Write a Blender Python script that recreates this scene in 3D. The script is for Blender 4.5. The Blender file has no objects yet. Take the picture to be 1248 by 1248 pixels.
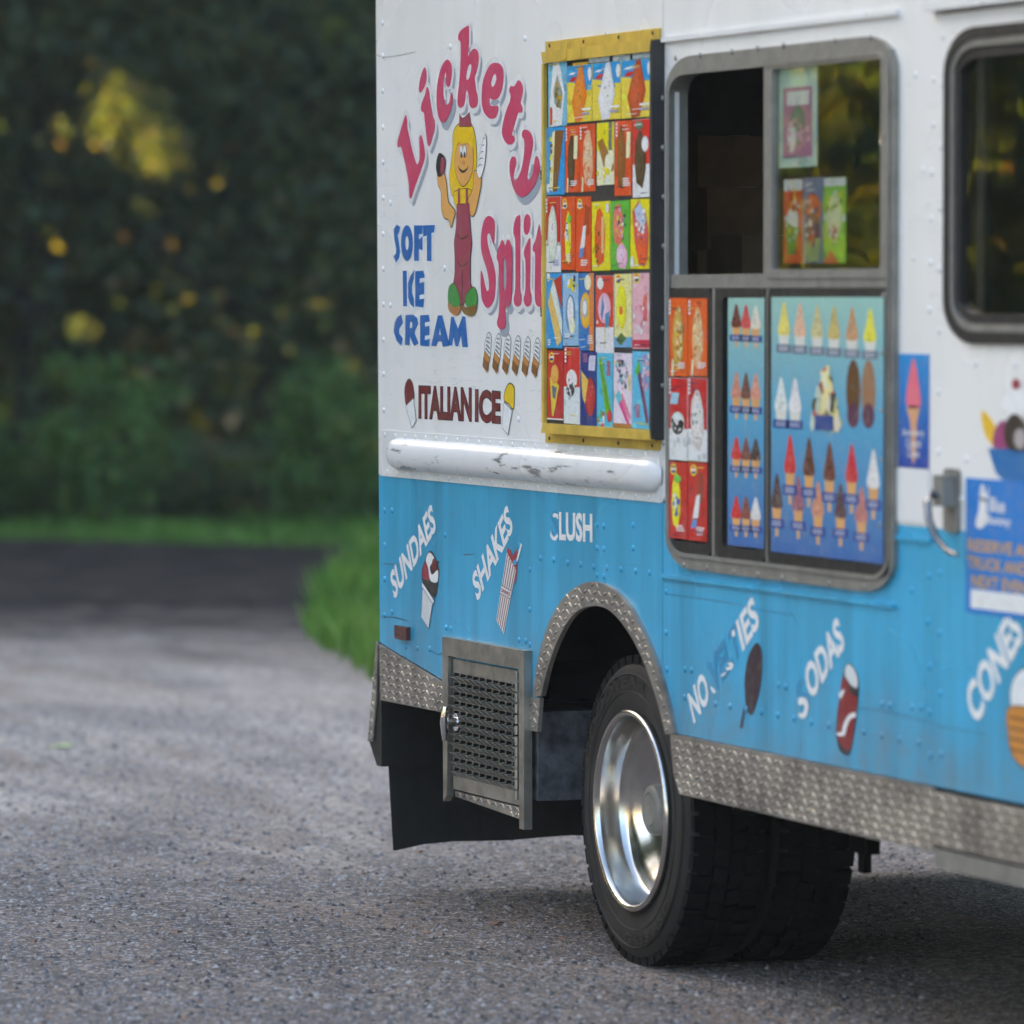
import bpy, bmesh, math, random
import numpy as np
from mathutils import Vector, Matrix
from mathutils.geometry import tessellate_polygon

random.seed(7); RNG = np.random.default_rng(11)
R = math.radians
S = bpy.context.scene
COL = S.collection

# ------------------------------------------------------------------ camera
ALPHA = R(19.96)                   # angle between the truck's side and the optical axis
FPX = 6703.0                       # focal length in pixels of a 1248 px wide frame
PITCH = R(2.264)
DH = Vector((-math.cos(ALPHA), math.sin(ALPHA), 0))      # horizontal view direction
RT = Vector((math.sin(ALPHA), math.cos(ALPHA), 0))       # picture right
FW = (DH*math.cos(PITCH) - Vector((0, 0, 1))*math.sin(PITCH)).normalized()
UP = RT.cross(FW)
CAM_H = 1.772
# wheel centre (X=1.83) seen at (770, 987), 14.54 m deep
_w = FW*14.54 + RT*(14.54*(764-624)/FPX) + UP*(14.54*(624-987)/FPX)
CAMP = Vector((1.85, 0.03, 0.41)) - _w
CAMP.z = CAM_H
cam = bpy.data.cameras.new('camera'); camo = bpy.data.objects.new('camera', cam); COL.objects.link(camo)
camo.location = CAMP
camo.rotation_euler = FW.to_track_quat('-Z', 'Y').to_euler()
cam.sensor_width = 36; cam.lens = FPX/1248*36; cam.clip_start = 0.5; cam.clip_end = 2000
cam.dof.use_dof = True; cam.dof.focus_distance = 15.45; cam.dof.aperture_fstop = 2.75; cam.dof.aperture_blades = 0
S.camera = camo

# ------------------------------------------------------------------ world, sun, exposure
SUN_EL = R(16)
SH = (RT*-0.8 + DH*0.6).normalized()                     # horizontal direction towards the sun
SUN = Vector((SH.x*math.cos(SUN_EL), SH.y*math.cos(SUN_EL), math.sin(SUN_EL)))
w = bpy.data.worlds.new('World'); S.world = w; w.use_nodes = True
nt = w.node_tree; bg = nt.nodes['Background']
sky = nt.nodes.new('ShaderNodeTexSky'); sky.sky_type = 'NISHITA'; sky.sun_disc = False
sky.sun_elevation = SUN_EL; sky.sun_rotation = math.atan2(SUN.x, SUN.y)
sky.air_density = 1.0; sky.dust_density = 4.0; sky.ozone_density = 1.0; sky.altitude = 100
nt.links.new(sky.outputs[0], bg.inputs[0]); bg.inputs[1].default_value = 0.15
sl = bpy.data.lights.new('sun', 'SUN'); sl.energy = 5.0; sl.angle = R(0.5); sl.color = (1.0, 0.78, 0.5)
so = bpy.data.objects.new('sun', sl); COL.objects.link(so)
so.rotation_euler = (-SUN).to_track_quat('-Z', 'Y').to_euler(); so.location = (0, 0, 30)
S.view_settings.view_transform = 'Standard'; S.view_settings.look = 'None'
S.view_settings.exposure = 2.4; S.view_settings.gamma = 1.0
S.render.engine = 'CYCLES'
HAZE = 0.0006                      # density of the evening air

# ------------------------------------------------------------------ measuring helpers
def ray(px, py):
    return (FW + RT*((px-624)/FPX) + UP*((624-py)/FPX))
def P(px, py, Y=0.0):
    """point of the truck's side (plane y=Y) measured at a photograph pixel -> (X, Z)"""
    d = ray(px, py); t = (Y-CAMP.y)/d.y; q = CAMP + d*t
    return (q.x, q.z)
def PL(pts, ox=0, oy=0, sc=1.0, Y=0.0):
    return [P(ox+x/sc, oy+y/sc, Y) for x, y in pts]
def G(px, py, z=0.0):
    d = ray(px, py); t = (z-CAMP.z)/d.z; q = CAMP + d*t
    return (q.x, q.y)
def W(depth, lat):
    q = CAMP + DH*depth + RT*lat
    return (q.x, q.y)

def lin(c):
    c = c/255.0
    return c/12.92 if c <= 0.04045 else ((c+0.055)/1.055)**2.4
def C(r, g, b, k=1.1):
    return tuple(min(0.85, lin(v)*k) for v in (r, g, b))

# ------------------------------------------------------------------ materials
MATS = {}
class N:
    """tiny node-building helper"""
    def __init__(s, name):
        s.m = bpy.data.materials.new(name); s.m.use_nodes = True; s.t = s.m.node_tree; s.p = s.t.nodes['Principled BSDF']
        s.out = s.t.nodes['Material Output']; MATS[name] = s.m
    def n(s, typ, **kw):
        n = s.t.nodes.new(typ)
        for k, v in kw.items():
            if k.startswith('i_'):
                key = k[2:]; key = int(key) if key.isdigit() else key.replace('_', ' ')
                n.inputs[key].default_value = v
            else: setattr(n, k, v)
        return n
    def l(s, a, b): s.t.links.new(a, b)
    def set(s, **kw):
        for k, v in kw.items():
            s.p.inputs[{'base':'Base Color','rough':'Roughness','metal':'Metallic','coat':'Coat Weight','coatr':'Coat Roughness','spec':'Specular IOR Level'}[k]].default_value = (*v, 1) if isinstance(v, tuple) else v
        return s
    def coord(s, scale=(1,1,1), kind='Object'):
        tc = s.n('ShaderNodeTexCoord'); mp = s.n('ShaderNodeMapping'); mp.inputs['Scale'].default_value = scale
        s.l(tc.outputs[kind], mp.inputs[0]); return mp.outputs[0]
    def noise(s, vec, scale, detail=4, rough=.55, dist=0.0):
        n = s.n('ShaderNodeTexNoise'); n.inputs['Scale'].default_value = scale; n.inputs['Detail'].default_value = detail
        n.inputs['Roughness'].default_value = rough; n.inputs['Distortion'].default_value = dist
        s.l(vec, n.inputs['Vector']); return n.outputs['Fac']
    def ramp(s, fac, stops):
        r = s.n('ShaderNodeValToRGB'); r.color_ramp.interpolation = 'EASE'; e = r.color_ramp.elements
        while len(e) < len(stops): e.new(.5)
        for k, (p, c) in enumerate(stops):
            e[k].position = p; e[k].color = (*c, 1) if isinstance(c, tuple) else (c, c, c, 1)
        s.l(fac, r.inputs[0]); return r.outputs[0]
    def mix(s, fac, a, b, mode='MIX'):
        m = s.n('ShaderNodeMix', data_type='RGBA', blend_type=mode)
        for inp, v in ((m.inputs[0], fac), (m.inputs[6], a), (m.inputs[7], b)):
            if isinstance(v, bpy.types.NodeSocket): s.l(v, inp)
            elif isinstance(v, tuple): inp.default_value = (*v, 1)
            else: inp.default_value = v
        return m.outputs[2]
    def math(s, op, a, b=0.0, c=None):
        m = s.n('ShaderNodeMath', operation=op)
        for k, v in enumerate((a, b) if c is None else (a, b, c)):
            if isinstance(v, bpy.types.NodeSocket): s.l(v, m.inputs[k])
            else: m.inputs[k].default_value = v
        return m.outputs[0]
    def bump(s, h, strength=.3, dist=.01, prev=None):
        b = s.n('ShaderNodeBump'); b.inputs['Strength'].default_value = strength; b.inputs['Distance'].default_value = dist
        s.l(h, b.inputs['Height'])
        if prev is not None: s.l(prev, b.inputs['Normal'])
        return b.outputs[0]
    def base(s, col): s.l(col, s.p.inputs['Base Color']); return s
    def rough(s, f): s.l(f, s.p.inputs['Roughness']); return s
    def normal(s, n): s.l(n, s.p.inputs['Normal']); return s

PAINT_Z = P(462, 578)[1]

def paint_material(name, white, blue, split=True):
    n = N(name); v = n.coord()
    sep = n.n('ShaderNodeSeparateXYZ'); n.l(v, sep.inputs[0])
    vs = n.coord((3.6, 3.6, .22))                              # vertical drips
    streak = n.noise(vs, 2.2, 6, .6); grime = n.noise(v, 2.3, 6, .65); fine = n.noise(v, 60, 4, .6)
    wh = n.mix(n.ramp(streak, [(.45, 0.0), (.75, 1.0)]), white, tuple(c*f for c, f in zip(white, (.93, .93, .90))))
    wh = n.mix(n.ramp(n.noise(v, 1.3, 2, .4), [(.4, 0.0), (.9, .5)]), wh, tuple(c*f for c, f in zip(white, (.8, .8, .76))))
    bl = n.mix(n.ramp(grime, [(.35, 0.0), (.7, 1.0)]), blue, tuple(c*f for c, f in zip(blue, (.95, .86, .85))))
    bl = n.mix(n.ramp(streak, [(.40, 0.0), (.58, .5), (.72, .95)]), bl, tuple(c*f for c, f in zip(blue, (.48, .62, .62))))
    chalk = n.noise(n.coord((2.5, 2.5, .5)), 1.6, 5, .6)
    bl = n.mix(n.ramp(chalk, [(.52, 0.0), (.75, .35)]), bl, tuple(min(.8, c*1.05+.045) for c in blue))
    # road film thrown up around the lower edge
    low = n.math('MULTIPLY_ADD', sep.outputs[2], -2.6, 2.55); film = n.math('MULTIPLY', n.ramp(n.math('ADD', low, n.math('MULTIPLY', n.math('SUBTRACT', grime, .5), 1.6)), [(.25, 0.0), (1.0, .55)]), n.ramp(n.noise(v, 11, 6, .7), [(.35, .3), (.65, 1.0)]))
    bl = n.mix(film, bl, (.17, .21, .22))
    if split:
        edge = n.math('ADD', sep.outputs[2], n.math('MULTIPLY', n.math('SUBTRACT', fine, .5), .003))
        col = n.mix(n.math('GREATER_THAN', edge, PAINT_Z), bl, wh)
    else: col = wh
    # scratches: thin, long, slightly slanted
    sc = n.coord((.35, 1, 7.5)); scr = n.noise(sc, 6, 2, .5, .6)
    line = n.ramp(scr, [(.496, 0.0), (.5, .45), (.504, 0.0)]); msk = n.ramp(n.noise(v, 1.7, 2), [(.56, 0.0), (.62, 1.0)])
    col = n.mix(n.math('MULTIPLY', line, msk), col, (.10, .12, .13))
    spk = n.ramp(n.noise(v, 45, 2, .4), [(.73, 0.0), (.76, .6)])
    col = n.mix(n.math('MULTIPLY', spk, n.ramp(grime, [(.5, 0.0), (.6, 1.0)])), col, (.16, .15, .13))
    n.base(col)
    n.rough(n.ramp(n.noise(v, 1.6, 2, .4), [(.3, .22), (.8, .36)]))
    wav = n.noise(n.coord((1, 1, .7)), 3.0, 2, .4)
    n.normal(n.bump(fine, .04, .002, n.bump(wav, .26, .02)))
    n.set(spec=.5); return n
paint_material('side_paint', (.80, .80, .79), (.045, .41, .69))
paint_material('white_paint', (.74, .75, .75), (.1, .3, .5), False)

n = paint_material('rail_paint', (.76, .76, .76), (.1, .3, .5), False)
_v = n.coord((1.1, 1, 9)); _s = n.ramp(n.noise(_v, 3.2, 7, .72), [(.535, 0.0), (.60, .8)]); _m = n.ramp(n.noise(n.coord((.8, 1, 3)), 2.2, 2), [(.5, 0.0), (.55, 1.0)])
_old = n.p.inputs['Base Color'].links[0].from_socket
n.base(n.mix(n.math('MULTIPLY', _s, _m), _old, (.05, .05, .05)))
def simple(name, base, rough=.5, metal=0.0, var=.25, scale=14, bump=.1, bscale=70, spec=.5):
    n = N(name); v = n.coord()
    f = n.noise(v, scale, 5, .6)
    n.base(n.mix(n.ramp(f, [(.3, 0.0), (.75, 1.0)]), base, tuple(c*(1-var) for c in base)))
    n.rough(n.ramp(f, [(.25, max(.02, rough-.08)), (.8, min(1, rough+.12))]))
    n.normal(n.bump(n.noise(v, bscale, 3, .6), bump, .004)); n.set(metal=metal, spec=spec); return n
simple('diamond_metal', (.45, .42, .38), .52, .75, .65, 5, .25, 60)
simple('frame_metal', (.30, .295, .27), .5, .45, .3, 12, .1, 60)
simple('vent_metal', (.46, .445, .40), .36, .85, .45, 10, .12, 80)
simple('gold_trim', (.80, .55, .09), .4, .2, .35, 9, .12, 60)
simple('rubber', (.012, .012, .013), .55, 0, .3, 20, .12, 120)
simple('tread_rubber', (.0075, .0075, .008), .8, 0, .3, 30, .1, 120, .15)
simple('dark_board', (.03, .03, .032), .5, 0, .3, 20)
simple('underbody', (.008, .008, .0085), .95, 0, .4, 6, .2, 30, .05)
simple('mudguard', (.13, .13, .145), .85, 0, .75, 16, .6, 40, .2)
simple('interior', (.34, .32, .30), .7, 0, .3, 6)
simple('cardboard', (.42, .30, .18), .8, 0, .3, 7)
simple('white_vinyl', (.78, .78, .78), .35, 0, .06, 6, .03, 60)
simple('lamp_lens', (.10, .025, .02), .3, 0, .2, 20)
simple('chrome', (.72, .72, .72), .08, 1.0, .08, 10, .02, 50)
simple('dark_chrome', (.25, .25, .26), .22, 1.0, .3, 20, .05, 50)
simple('polished', (.70, .68, .65), .17, 1.0, .3, 9, .05, 30)

n = N('tyre_rubber'); v = n.coord()
f = n.noise(v, 9, 6, .65)
n.base(n.mix(n.ramp(f, [(.35, 0.0), (.75, 1.0)]), (.017, .016, .0155), (.042, .038, .034)))
n.rough(n.ramp(f, [(.3, .6), (.7, .85)])); n.normal(n.bump(n.noise(v, 160, 3), .15, .003)); n.set(spec=.3)

def print_material(name, rough, coat=0.0, wr=.15, mottle=.12):
    n = N(name); a = n.n('ShaderNodeAttribute', attribute_name='Col'); v = n.coord()
    f = n.noise(v, 30, 5, .65); fad = n.noise(v, 5, 4, .6)
    c = n.mix(n.ramp(f, [(.45, 0.0), (.72, .2)]), a.outputs['Color'], (.34, .33, .32))
    c = n.mix(n.ramp(fad, [(.5, 0.0), (.85, .16)]), c, (.45, .45, .44))
    mott = n.ramp(n.noise(v, 150, 3, .7), [(.3, 1-mottle), (.7, 1.0+mottle*.35)])
    c = n.mix(1.0, c, mott, 'MULTIPLY')
    n.base(c); n.set(rough=rough, coat=coat, coatr=.1)
    n.normal(n.bump(n.noise(v, 22, 3, .5), wr, .006)); return n
print_material('vinyl_print', .38, 0.0, .03)
print_material('card_print', .3, .15, .35, .2)
# poster film: its own colour attribute too, smoother
print_material('poster_print', .25, .2, .05, .1)

n = N('glass')
lw = n.n('ShaderNodeLayerWeight'); lw.inputs[0].default_value = .5
v = n.coord(); bn = n.bump(n.noise(v, 2.6, 2, .4), .055, .02)
gl = n.n('ShaderNodeBsdfGlossy'); gl.inputs['Roughness'].default_value = .012; n.l(bn, gl.inputs['Normal'])
tr = n.n('ShaderNodeBsdfTransparent'); tr.inputs[0].default_value = (.93, .95, .94, 1)
fm = n.math('MULTIPLY_ADD', n.math('POWER', lw.outputs['Facing'], 5.0), 1.5, .07)      # Schlick, both sides alike
mx = n.n('ShaderNodeMixShader'); n.l(fm, mx.inputs[0]); n.l(tr.outputs[0], mx.inputs[1]); n.l(gl.outputs[0], mx.inputs[2]); n.l(mx.outputs[0], n.out.inputs[0])

# gravelly, dusty old asphalt of the lot
n = N('gravel_lot'); v = n.coord((1, 1, 1), 'Object')
big = n.noise(v, .22, 5, .6, .4); mid = n.noise(n.coord((.55, 1.6, 1)), 1.3, 6, .65, .5); fine = n.noise(v, 42, 5, .7)
vo = n.n('ShaderNodeTexVoronoi'); vo.inputs['Scale'].default_value = 95; n.l(v, vo.inputs['Vector'])
vo2 = n.n('ShaderNodeTexVoronoi'); vo2.inputs['Scale'].default_value = 38; n.l(v, vo2.inputs['Vector'])
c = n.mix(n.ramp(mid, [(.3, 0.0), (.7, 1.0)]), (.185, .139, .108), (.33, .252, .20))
# ground colour turns paler along the lot behind the truck
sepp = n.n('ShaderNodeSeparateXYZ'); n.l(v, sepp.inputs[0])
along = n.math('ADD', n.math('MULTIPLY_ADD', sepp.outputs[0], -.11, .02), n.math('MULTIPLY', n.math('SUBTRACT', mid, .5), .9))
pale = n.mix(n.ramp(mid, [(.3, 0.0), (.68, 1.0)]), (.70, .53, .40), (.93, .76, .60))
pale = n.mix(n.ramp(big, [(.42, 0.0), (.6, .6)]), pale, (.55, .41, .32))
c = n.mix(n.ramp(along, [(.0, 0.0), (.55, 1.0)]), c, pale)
sepc = n.n('ShaderNodeSeparateColor'); n.l(vo.outputs['Color'], sepc.inputs[0])
sep2 = n.n('ShaderNodeSeparateColor'); n.l(vo2.outputs['Color'], sep2.inputs[0])
c = n.mix(n.ramp(n.noise(n.coord((.35, 1.1, 1)), .8, 4, .6, .8), [(.5, 0.0), (.68, .5)]), c, (.10, .085, .075))
c = n.mix(n.ramp(sepc.outputs[0], [(0.15, .0), (1.0, .45)]), c, (.06, .055, .056))
c = n.mix(n.ramp(sep2.outputs[2], [(.6, 0.0), (.9, .55)]), c, (.05, .047, .05))
c = n.mix(n.ramp(sepc.outputs[1], [(.82, 0.0), (.93, .8)]), c, (.6, .57, .55))
c = n.mix(n.ramp(sep2.outputs[0], [(.9, 0.0), (.96, .7)]), c, (.46, .33, .24))
c = n.mix(n.ramp(n.noise(n.coord((.3, 1.3, 1)), 1.6, 5, .65, .6), [(.52, 0.0), (.7, .55)]), c, (.30, .19, .125))
c = n.mix(n.ramp(fine, [(.3, .6), (.6, 0.0)]), c, (.05, .046, .045))
# towards the side road the stone thins out into dark trodden soil
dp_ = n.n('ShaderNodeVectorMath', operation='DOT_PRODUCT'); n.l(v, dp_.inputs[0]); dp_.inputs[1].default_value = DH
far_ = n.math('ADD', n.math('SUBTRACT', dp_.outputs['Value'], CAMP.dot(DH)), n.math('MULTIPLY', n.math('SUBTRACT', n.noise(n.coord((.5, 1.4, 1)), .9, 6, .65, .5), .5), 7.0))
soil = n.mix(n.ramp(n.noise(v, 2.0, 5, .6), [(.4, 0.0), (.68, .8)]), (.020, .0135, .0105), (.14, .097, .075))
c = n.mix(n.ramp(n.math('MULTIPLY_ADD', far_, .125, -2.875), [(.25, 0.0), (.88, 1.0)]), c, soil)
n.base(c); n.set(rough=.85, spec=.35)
n.normal(n.bump(vo.outputs['Distance'], .6, .012, n.bump(vo2.outputs['Distance'], .4, .02, n.bump(fine, .5, .01))))

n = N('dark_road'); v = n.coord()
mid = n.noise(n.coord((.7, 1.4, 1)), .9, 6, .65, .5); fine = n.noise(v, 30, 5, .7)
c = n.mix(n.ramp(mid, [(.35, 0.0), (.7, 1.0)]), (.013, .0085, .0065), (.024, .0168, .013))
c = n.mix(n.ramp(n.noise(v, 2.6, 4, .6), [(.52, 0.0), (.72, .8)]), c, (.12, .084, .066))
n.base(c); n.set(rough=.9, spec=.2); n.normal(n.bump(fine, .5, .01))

n = N('forest_floor'); v = n.coord(); f = n.noise(v, 3, 6, .65)
n.base(n.mix(f, (.02, .024, .012), (.06, .055, .03))); n.set(rough=.95, spec=.1); n.normal(n.bump(n.noise(v, 20, 4), .6, .03))

n = N('bark'); v = n.coord((6, 6, 1)); f = n.noise(v, 4, 6, .65)
n.base(n.mix(f, (.03, .025, .02), (.1, .085, .07))); n.set(rough=.95, spec=.1); n.normal(n.bump(f, .7, .03))

def leaf_material(name, stops, trans, tw=.42):
    n = N(name); at = n.n('ShaderNodeAttribute', attribute_name='Rnd')
    col = n.ramp(at.outputs['Fac'], stops)
    d = n.n('ShaderNodeBsdfPrincipled'); d.inputs['Roughness'].default_value = .5; d.inputs['Specular IOR Level'].default_value = .08
    n.l(col, d.inputs['Base Color'])
    t = n.n('ShaderNodeBsdfTranslucent'); n.l(n.ramp(at.outputs['Fac'], trans), t.inputs[0])
    m = n.n('ShaderNodeMixShader'); m.inputs[0].default_value = tw
    n.l(d.outputs[0], m.inputs[1]); n.l(t.outputs[0], m.inputs[2]); n.l(m.outputs[0], n.out.inputs[0]); return n
leaf_material('leaf_dark', [(0, (.052, .078, .064)), (.5, (.066, .098, .066)), (.9, (.085, .115, .058)), (1, (.12, .09, .045))],
              [(0, (.16, .24, .02)), (.6, (.32, .36, .02)), (.9, (.46, .38, .02)), (1, (.48, .24, .03))])
leaf_material('leaf_bright', [(0, (.05, .105, .035)), (.6, (.07, .15, .04)), (1, (.11, .17, .045))],
              [(0, (.08, .2, .02)), (1, (.25, .3, .03))], .3)
leaf_material('grass_blade', [(0, (.07, .17, .03)), (.6, (.11, .25, .045)), (1, (.19, .28, .08))],
              [(0, (.1, .25, .02)), (1, (.25, .34, .05))], .3)
simple('dry_leaf', (.28, .13, .06), .7, 0, .4, 40)
simple('green_leaf', (.5, .58, .2), .6, 0, .3, 40)

# ------------------------------------------------------------------ mesh helpers
class MB:
    """collects faces (with an optional colour each) and links them as ONE mesh object"""
    def __init__(s): s.v = []; s.f = []; s.c = []; s.hascol = False
    def face(s, pts, col=None):
        k = len(s.v); s.v += [tuple(p) for p in pts]; s.f.append(tuple(range(k, k+len(pts)))); s.c.append(col)
        if col: s.hascol = True
    def faces(s, verts, faces, col=None):
        k = len(s.v); s.v += [tuple(p) for p in verts]
        for f in faces: s.f.append(tuple(i+k for i in f)); s.c.append(col)
        if col: s.hascol = True
    def poly(s, outer, y, th=0.0, holes=(), col=None):
        """flat (X,Z) outline with holes at depth y; th>0 makes it a slab reaching back to y+th"""
        loops = [[Vector((x, z, 0)) for x, z in outer]] + [[Vector((x, z, 0)) for x, z in h] for h in holes]
        tris = tessellate_polygon(loops); flat = [q for l in loops for q in l]
        s.faces([(q.x, y, q.y) for q in flat], tris, col)
        if th:
            for l in loops:
                m = len(l)
                vs = [(q.x, y, q.y) for q in l] + [(q.x, y+th, q.y) for q in l]
                s.faces(vs, [(i, (i+1) % m, m+(i+1) % m, m+i) for i in range(m)], col)
            s.faces([(q.x, y+th, q.y) for q in flat], tris, col)
    def box(s, x0, x1, y0, y1, z0, z1, col=None):
        v = [(x, y, z) for x in (x0, x1) for y in (y0, y1) for z in (z0, z1)]
        s.faces(v, [(0,1,3,2),(4,6,7,5),(0,4,5,1),(2,3,7,6),(0,2,6,4),(1,5,7,3)], col)
    def tube(s, path, rad, n=10, col=None, cap=True):
        path = [Vector(p) for p in path]; m = len(path); rad = rad if isinstance(rad, (list, tuple)) else [rad]*m
        rings = []; up = Vector((0, 0, 1))
        for i, p in enumerate(path):
            d = (path[min(i+1, m-1)]-path[max(i-1, 0)]).normalized()
            a = d.cross(up if abs(d.z) < .95 else Vector((1, 0, 0))).normalized(); b = d.cross(a)
            rings.append([p+(a*math.cos(2*math.pi*k/n)+b*math.sin(2*math.pi*k/n))*rad[i] for k in range(n)])
        vs = [q for r in rings for q in r]
        fs = [(i*n+k, i*n+(k+1) % n, (i+1)*n+(k+1) % n, (i+1)*n+k) for i in range(m-1) for k in range(n)]
        if cap: fs += [tuple(range(n)), tuple(range((m-1)*n, m*n))]
        s.faces(vs, fs, col)
    def lathe(s, prof, n=64, cy=(0, 0, 0), col=None):
        """revolve (radius, y) about the Y axis through cy"""
        m = len(prof); vs = []
        for k in range(n):
            a = 2*math.pi*k/n
            vs += [(cy[0]+r*math.cos(a), cy[1]+y, cy[2]+r*math.sin(a)) for r, y in prof]
        s.faces(vs, [(k*m+i, k*m+i+1, ((k+1) % n)*m+i+1, ((k+1) % n)*m+i) for k in range(n) for i in range(m-1)], col)
    def build(s, name, mat, parent=None, smooth=False, loc=None, angle=40):
        me = bpy.data.meshes.new(name); me.from_pydata(s.v, [], s.f)
        mats = mat if isinstance(mat, (list, tuple)) else [mat]
        for m_ in mats: me.materials.append(MATS[m_])
        if s.hascol:
            a = me.attributes.new('Col', 'FLOAT_COLOR', 'CORNER'); arr = []
            for f, c in zip(s.f, s.c):
                if c is not None and callable(c):
                    for i in f: arr += [*c(s.v[i]), 1.0]
                else: arr += [*(c or (.5, .5, .5)), 1.0]*len(f)
            a.data.foreach_set('color', arr)
        if smooth:
            bm = bmesh.new(); bm.from_mesh(me); bmesh.ops.remove_doubles(bm, verts=bm.verts, dist=1e-5)
            bmesh.ops.recalc_face_normals(bm, faces=bm.faces); bm.to_mesh(me); bm.free()
            me.polygons.foreach_set('use_smooth', [True]*len(me.polygons)); me.set_sharp_from_angle(angle=R(angle))
        me.update()
        o = bpy.data.objects.new(name, me); COL.objects.link(o)
        if parent: o.parent = parent
        if loc: o.location = loc
        return o

def link(name, me, parent=None, loc=(0, 0, 0), rot=(0, 0, 0)):
    o = bpy.data.objects.new(name, me); COL.objects.link(o); o.location = loc; o.rotation_euler = rot
    if parent: o.parent = parent
    return o
def tag(o, label, cat=None, group=None, kind=None):
    if label: o['label'] = label
    if cat: o['category'] = cat
    if group: o['group'] = group
    if kind: o['kind'] = kind
    return o
def empty(name, loc=(0, 0, 0)):
    o = bpy.data.objects.new(name, None); COL.objects.link(o); o.location = loc; o.empty_display_size = .3; return o

def smooth_loop(pts, sub=4):
    m = len(pts); out = []
    for i in range(m):
        p0, p1, p2, p3 = pts[i-1], pts[i], pts[(i+1) % m], pts[(i+2) % m]
        for k in range(sub):
            t = k/sub; t2 = t*t; t3 = t2*t
            out.append(tuple(.5*((2*b)+(-a+c)*t+(2*a-5*b+4*c-d)*t2+(-a+3*b-3*c+d)*t3) for a, b, c, d in zip(p0, p1, p2, p3)))
    return out
def offset_loop(pts, d):
    ar = sum(pts[i-1][0]*pts[i][1]-pts[i][0]*pts[i-1][1] for i in range(len(pts))); sg = 1 if ar > 0 else -1
    out = []; m = len(pts)
    for i in range(m):
        a, b = Vector(pts[i-1]), Vector(pts[(i+1) % m]); t = (b-a)
        if t.length < 1e-9: out.append(pts[i]); continue
        t.normalize(); out.append((pts[i][0]+sg*t.y*d, pts[i][1]-sg*t.x*d))
    return out
def ell(cx, cy, rx, ry, n=20, rot=0.0):
    return [(cx+rx*math.cos(a)*math.cos(rot)-ry*math.sin(a)*math.sin(rot), cy+rx*math.cos(a)*math.sin(rot)+ry*math.sin(a)*math.cos(rot)) for a in (2*math.pi*k/n for k in range(n))]
def rrect(x0, z0, x1, z1, rx, rz=None, n=6):
    rz = rz or rx; out = []
    for cx, cz, a0 in ((x1-rx, z1-rz, 0), (x0+rx, z1-rz, 90), (x0+rx, z0+rz, 180), (x1-rx, z0+rz, 270)):
        for k in range(n+1):
            a = R(a0+90*k/n); out.append((cx+rx*math.cos(a), cz+rz*math.sin(a)))
    return out

_tc = {}
def text_faces(txt, bold=0.0):
    """lettering outline of the built-in font: (verts2d, faces) scaled to a box of cap height 1, starting at 0"""
    key = (txt, bold)
    if key in _tc: return _tc[key]
    cu = bpy.data.curves.new('t', 'FONT'); cu.body = txt; cu.size = 1.0; cu.offset = bold; cu.resolution_u = 3
    ob = bpy.data.objects.new('t', cu); me = ob.to_mesh()
    vs = [(v.co.x, v.co.y) for v in me.vertices]; fs = [tuple(p.vertices) for p in me.polygons]
    ob.to_mesh_clear(); bpy.data.objects.remove(ob); bpy.data.curves.remove(cu)
    x0 = min(v[0] for v in vs); x1 = max(v[0] for v in vs); y0 = min(v[1] for v in vs); y1 = max(v[1] for v in vs)
    vs = [((x-x0)/(x1-x0), (y-y0)/(y1-y0)) for x, y in vs]
    _tc[key] = (vs, fs, (x1-x0)/(y1-y0)); return _tc[key]
def put_text(mb, txt, a, b, h, y, col, bold=0.02, lean=0.0):
    """lay txt along a->b (X,Z points of the baseline), cap height h (metres), at depth y"""
    vs, fs, asp = text_faces(txt, bold); a = Vector(a); b = Vector(b); u = b-a; nrm = Vector((-u.y, u.x)).normalized()
    pts = [a+u*x+nrm*(h*t)+u.normalized()*(lean*h*t) for x, t in vs]
    mb.faces([(p.x, y, p.y) for p in pts], fs, col)
def text_px(mb, txt, a, b, hpx, y, col, bold=.02, lean=0.0):
    A, B = P(*a), P(*b); h = P(a[0], a[1]-hpx)[1]-A[1]
    put_text(mb, txt, A, B, h, y, col, bold, lean)

# ================================================================== GROUND
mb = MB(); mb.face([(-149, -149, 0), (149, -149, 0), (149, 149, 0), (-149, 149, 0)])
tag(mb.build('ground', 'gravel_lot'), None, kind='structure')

def wobble(pts, amp, n=10):
    out = []
    for i in range(len(pts)):
        a, b = Vector(pts[i]), Vector(pts[(i+1) % len(pts)])
        for k in range(n):
            q = a.lerp(b, k/n); out.append((q.x+random.uniform(-amp, amp), q.y+random.uniform(-amp, amp)))
    return out
def sheet(name, pts, z, mat):
    mb = MB(); lp = [Vector((x, y, 0)) for x, y in pts]
    mb.faces([(q.x, q.y, z) for q in lp], tessellate_polygon([lp])); o = mb.build(name, mat); o['kind'] = 'structure'; return o
# dark side road crossing behind the lot
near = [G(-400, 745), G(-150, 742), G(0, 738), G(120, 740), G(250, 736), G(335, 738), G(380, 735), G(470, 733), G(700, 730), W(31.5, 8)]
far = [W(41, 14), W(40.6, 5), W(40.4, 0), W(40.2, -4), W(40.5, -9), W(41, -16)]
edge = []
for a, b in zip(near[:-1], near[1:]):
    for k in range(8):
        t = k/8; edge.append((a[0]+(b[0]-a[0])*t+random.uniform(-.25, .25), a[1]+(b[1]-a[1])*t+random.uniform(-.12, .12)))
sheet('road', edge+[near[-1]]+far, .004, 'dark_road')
ff = [W(40.0+.5*math.sin(k*1.3)+random.uniform(-.2, .2), -30+k*1.5) for k in range(45)]
sheet('forest_floor', ff+[W(140, 60), W(140, -60)], .008, 'forest_floor')

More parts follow.
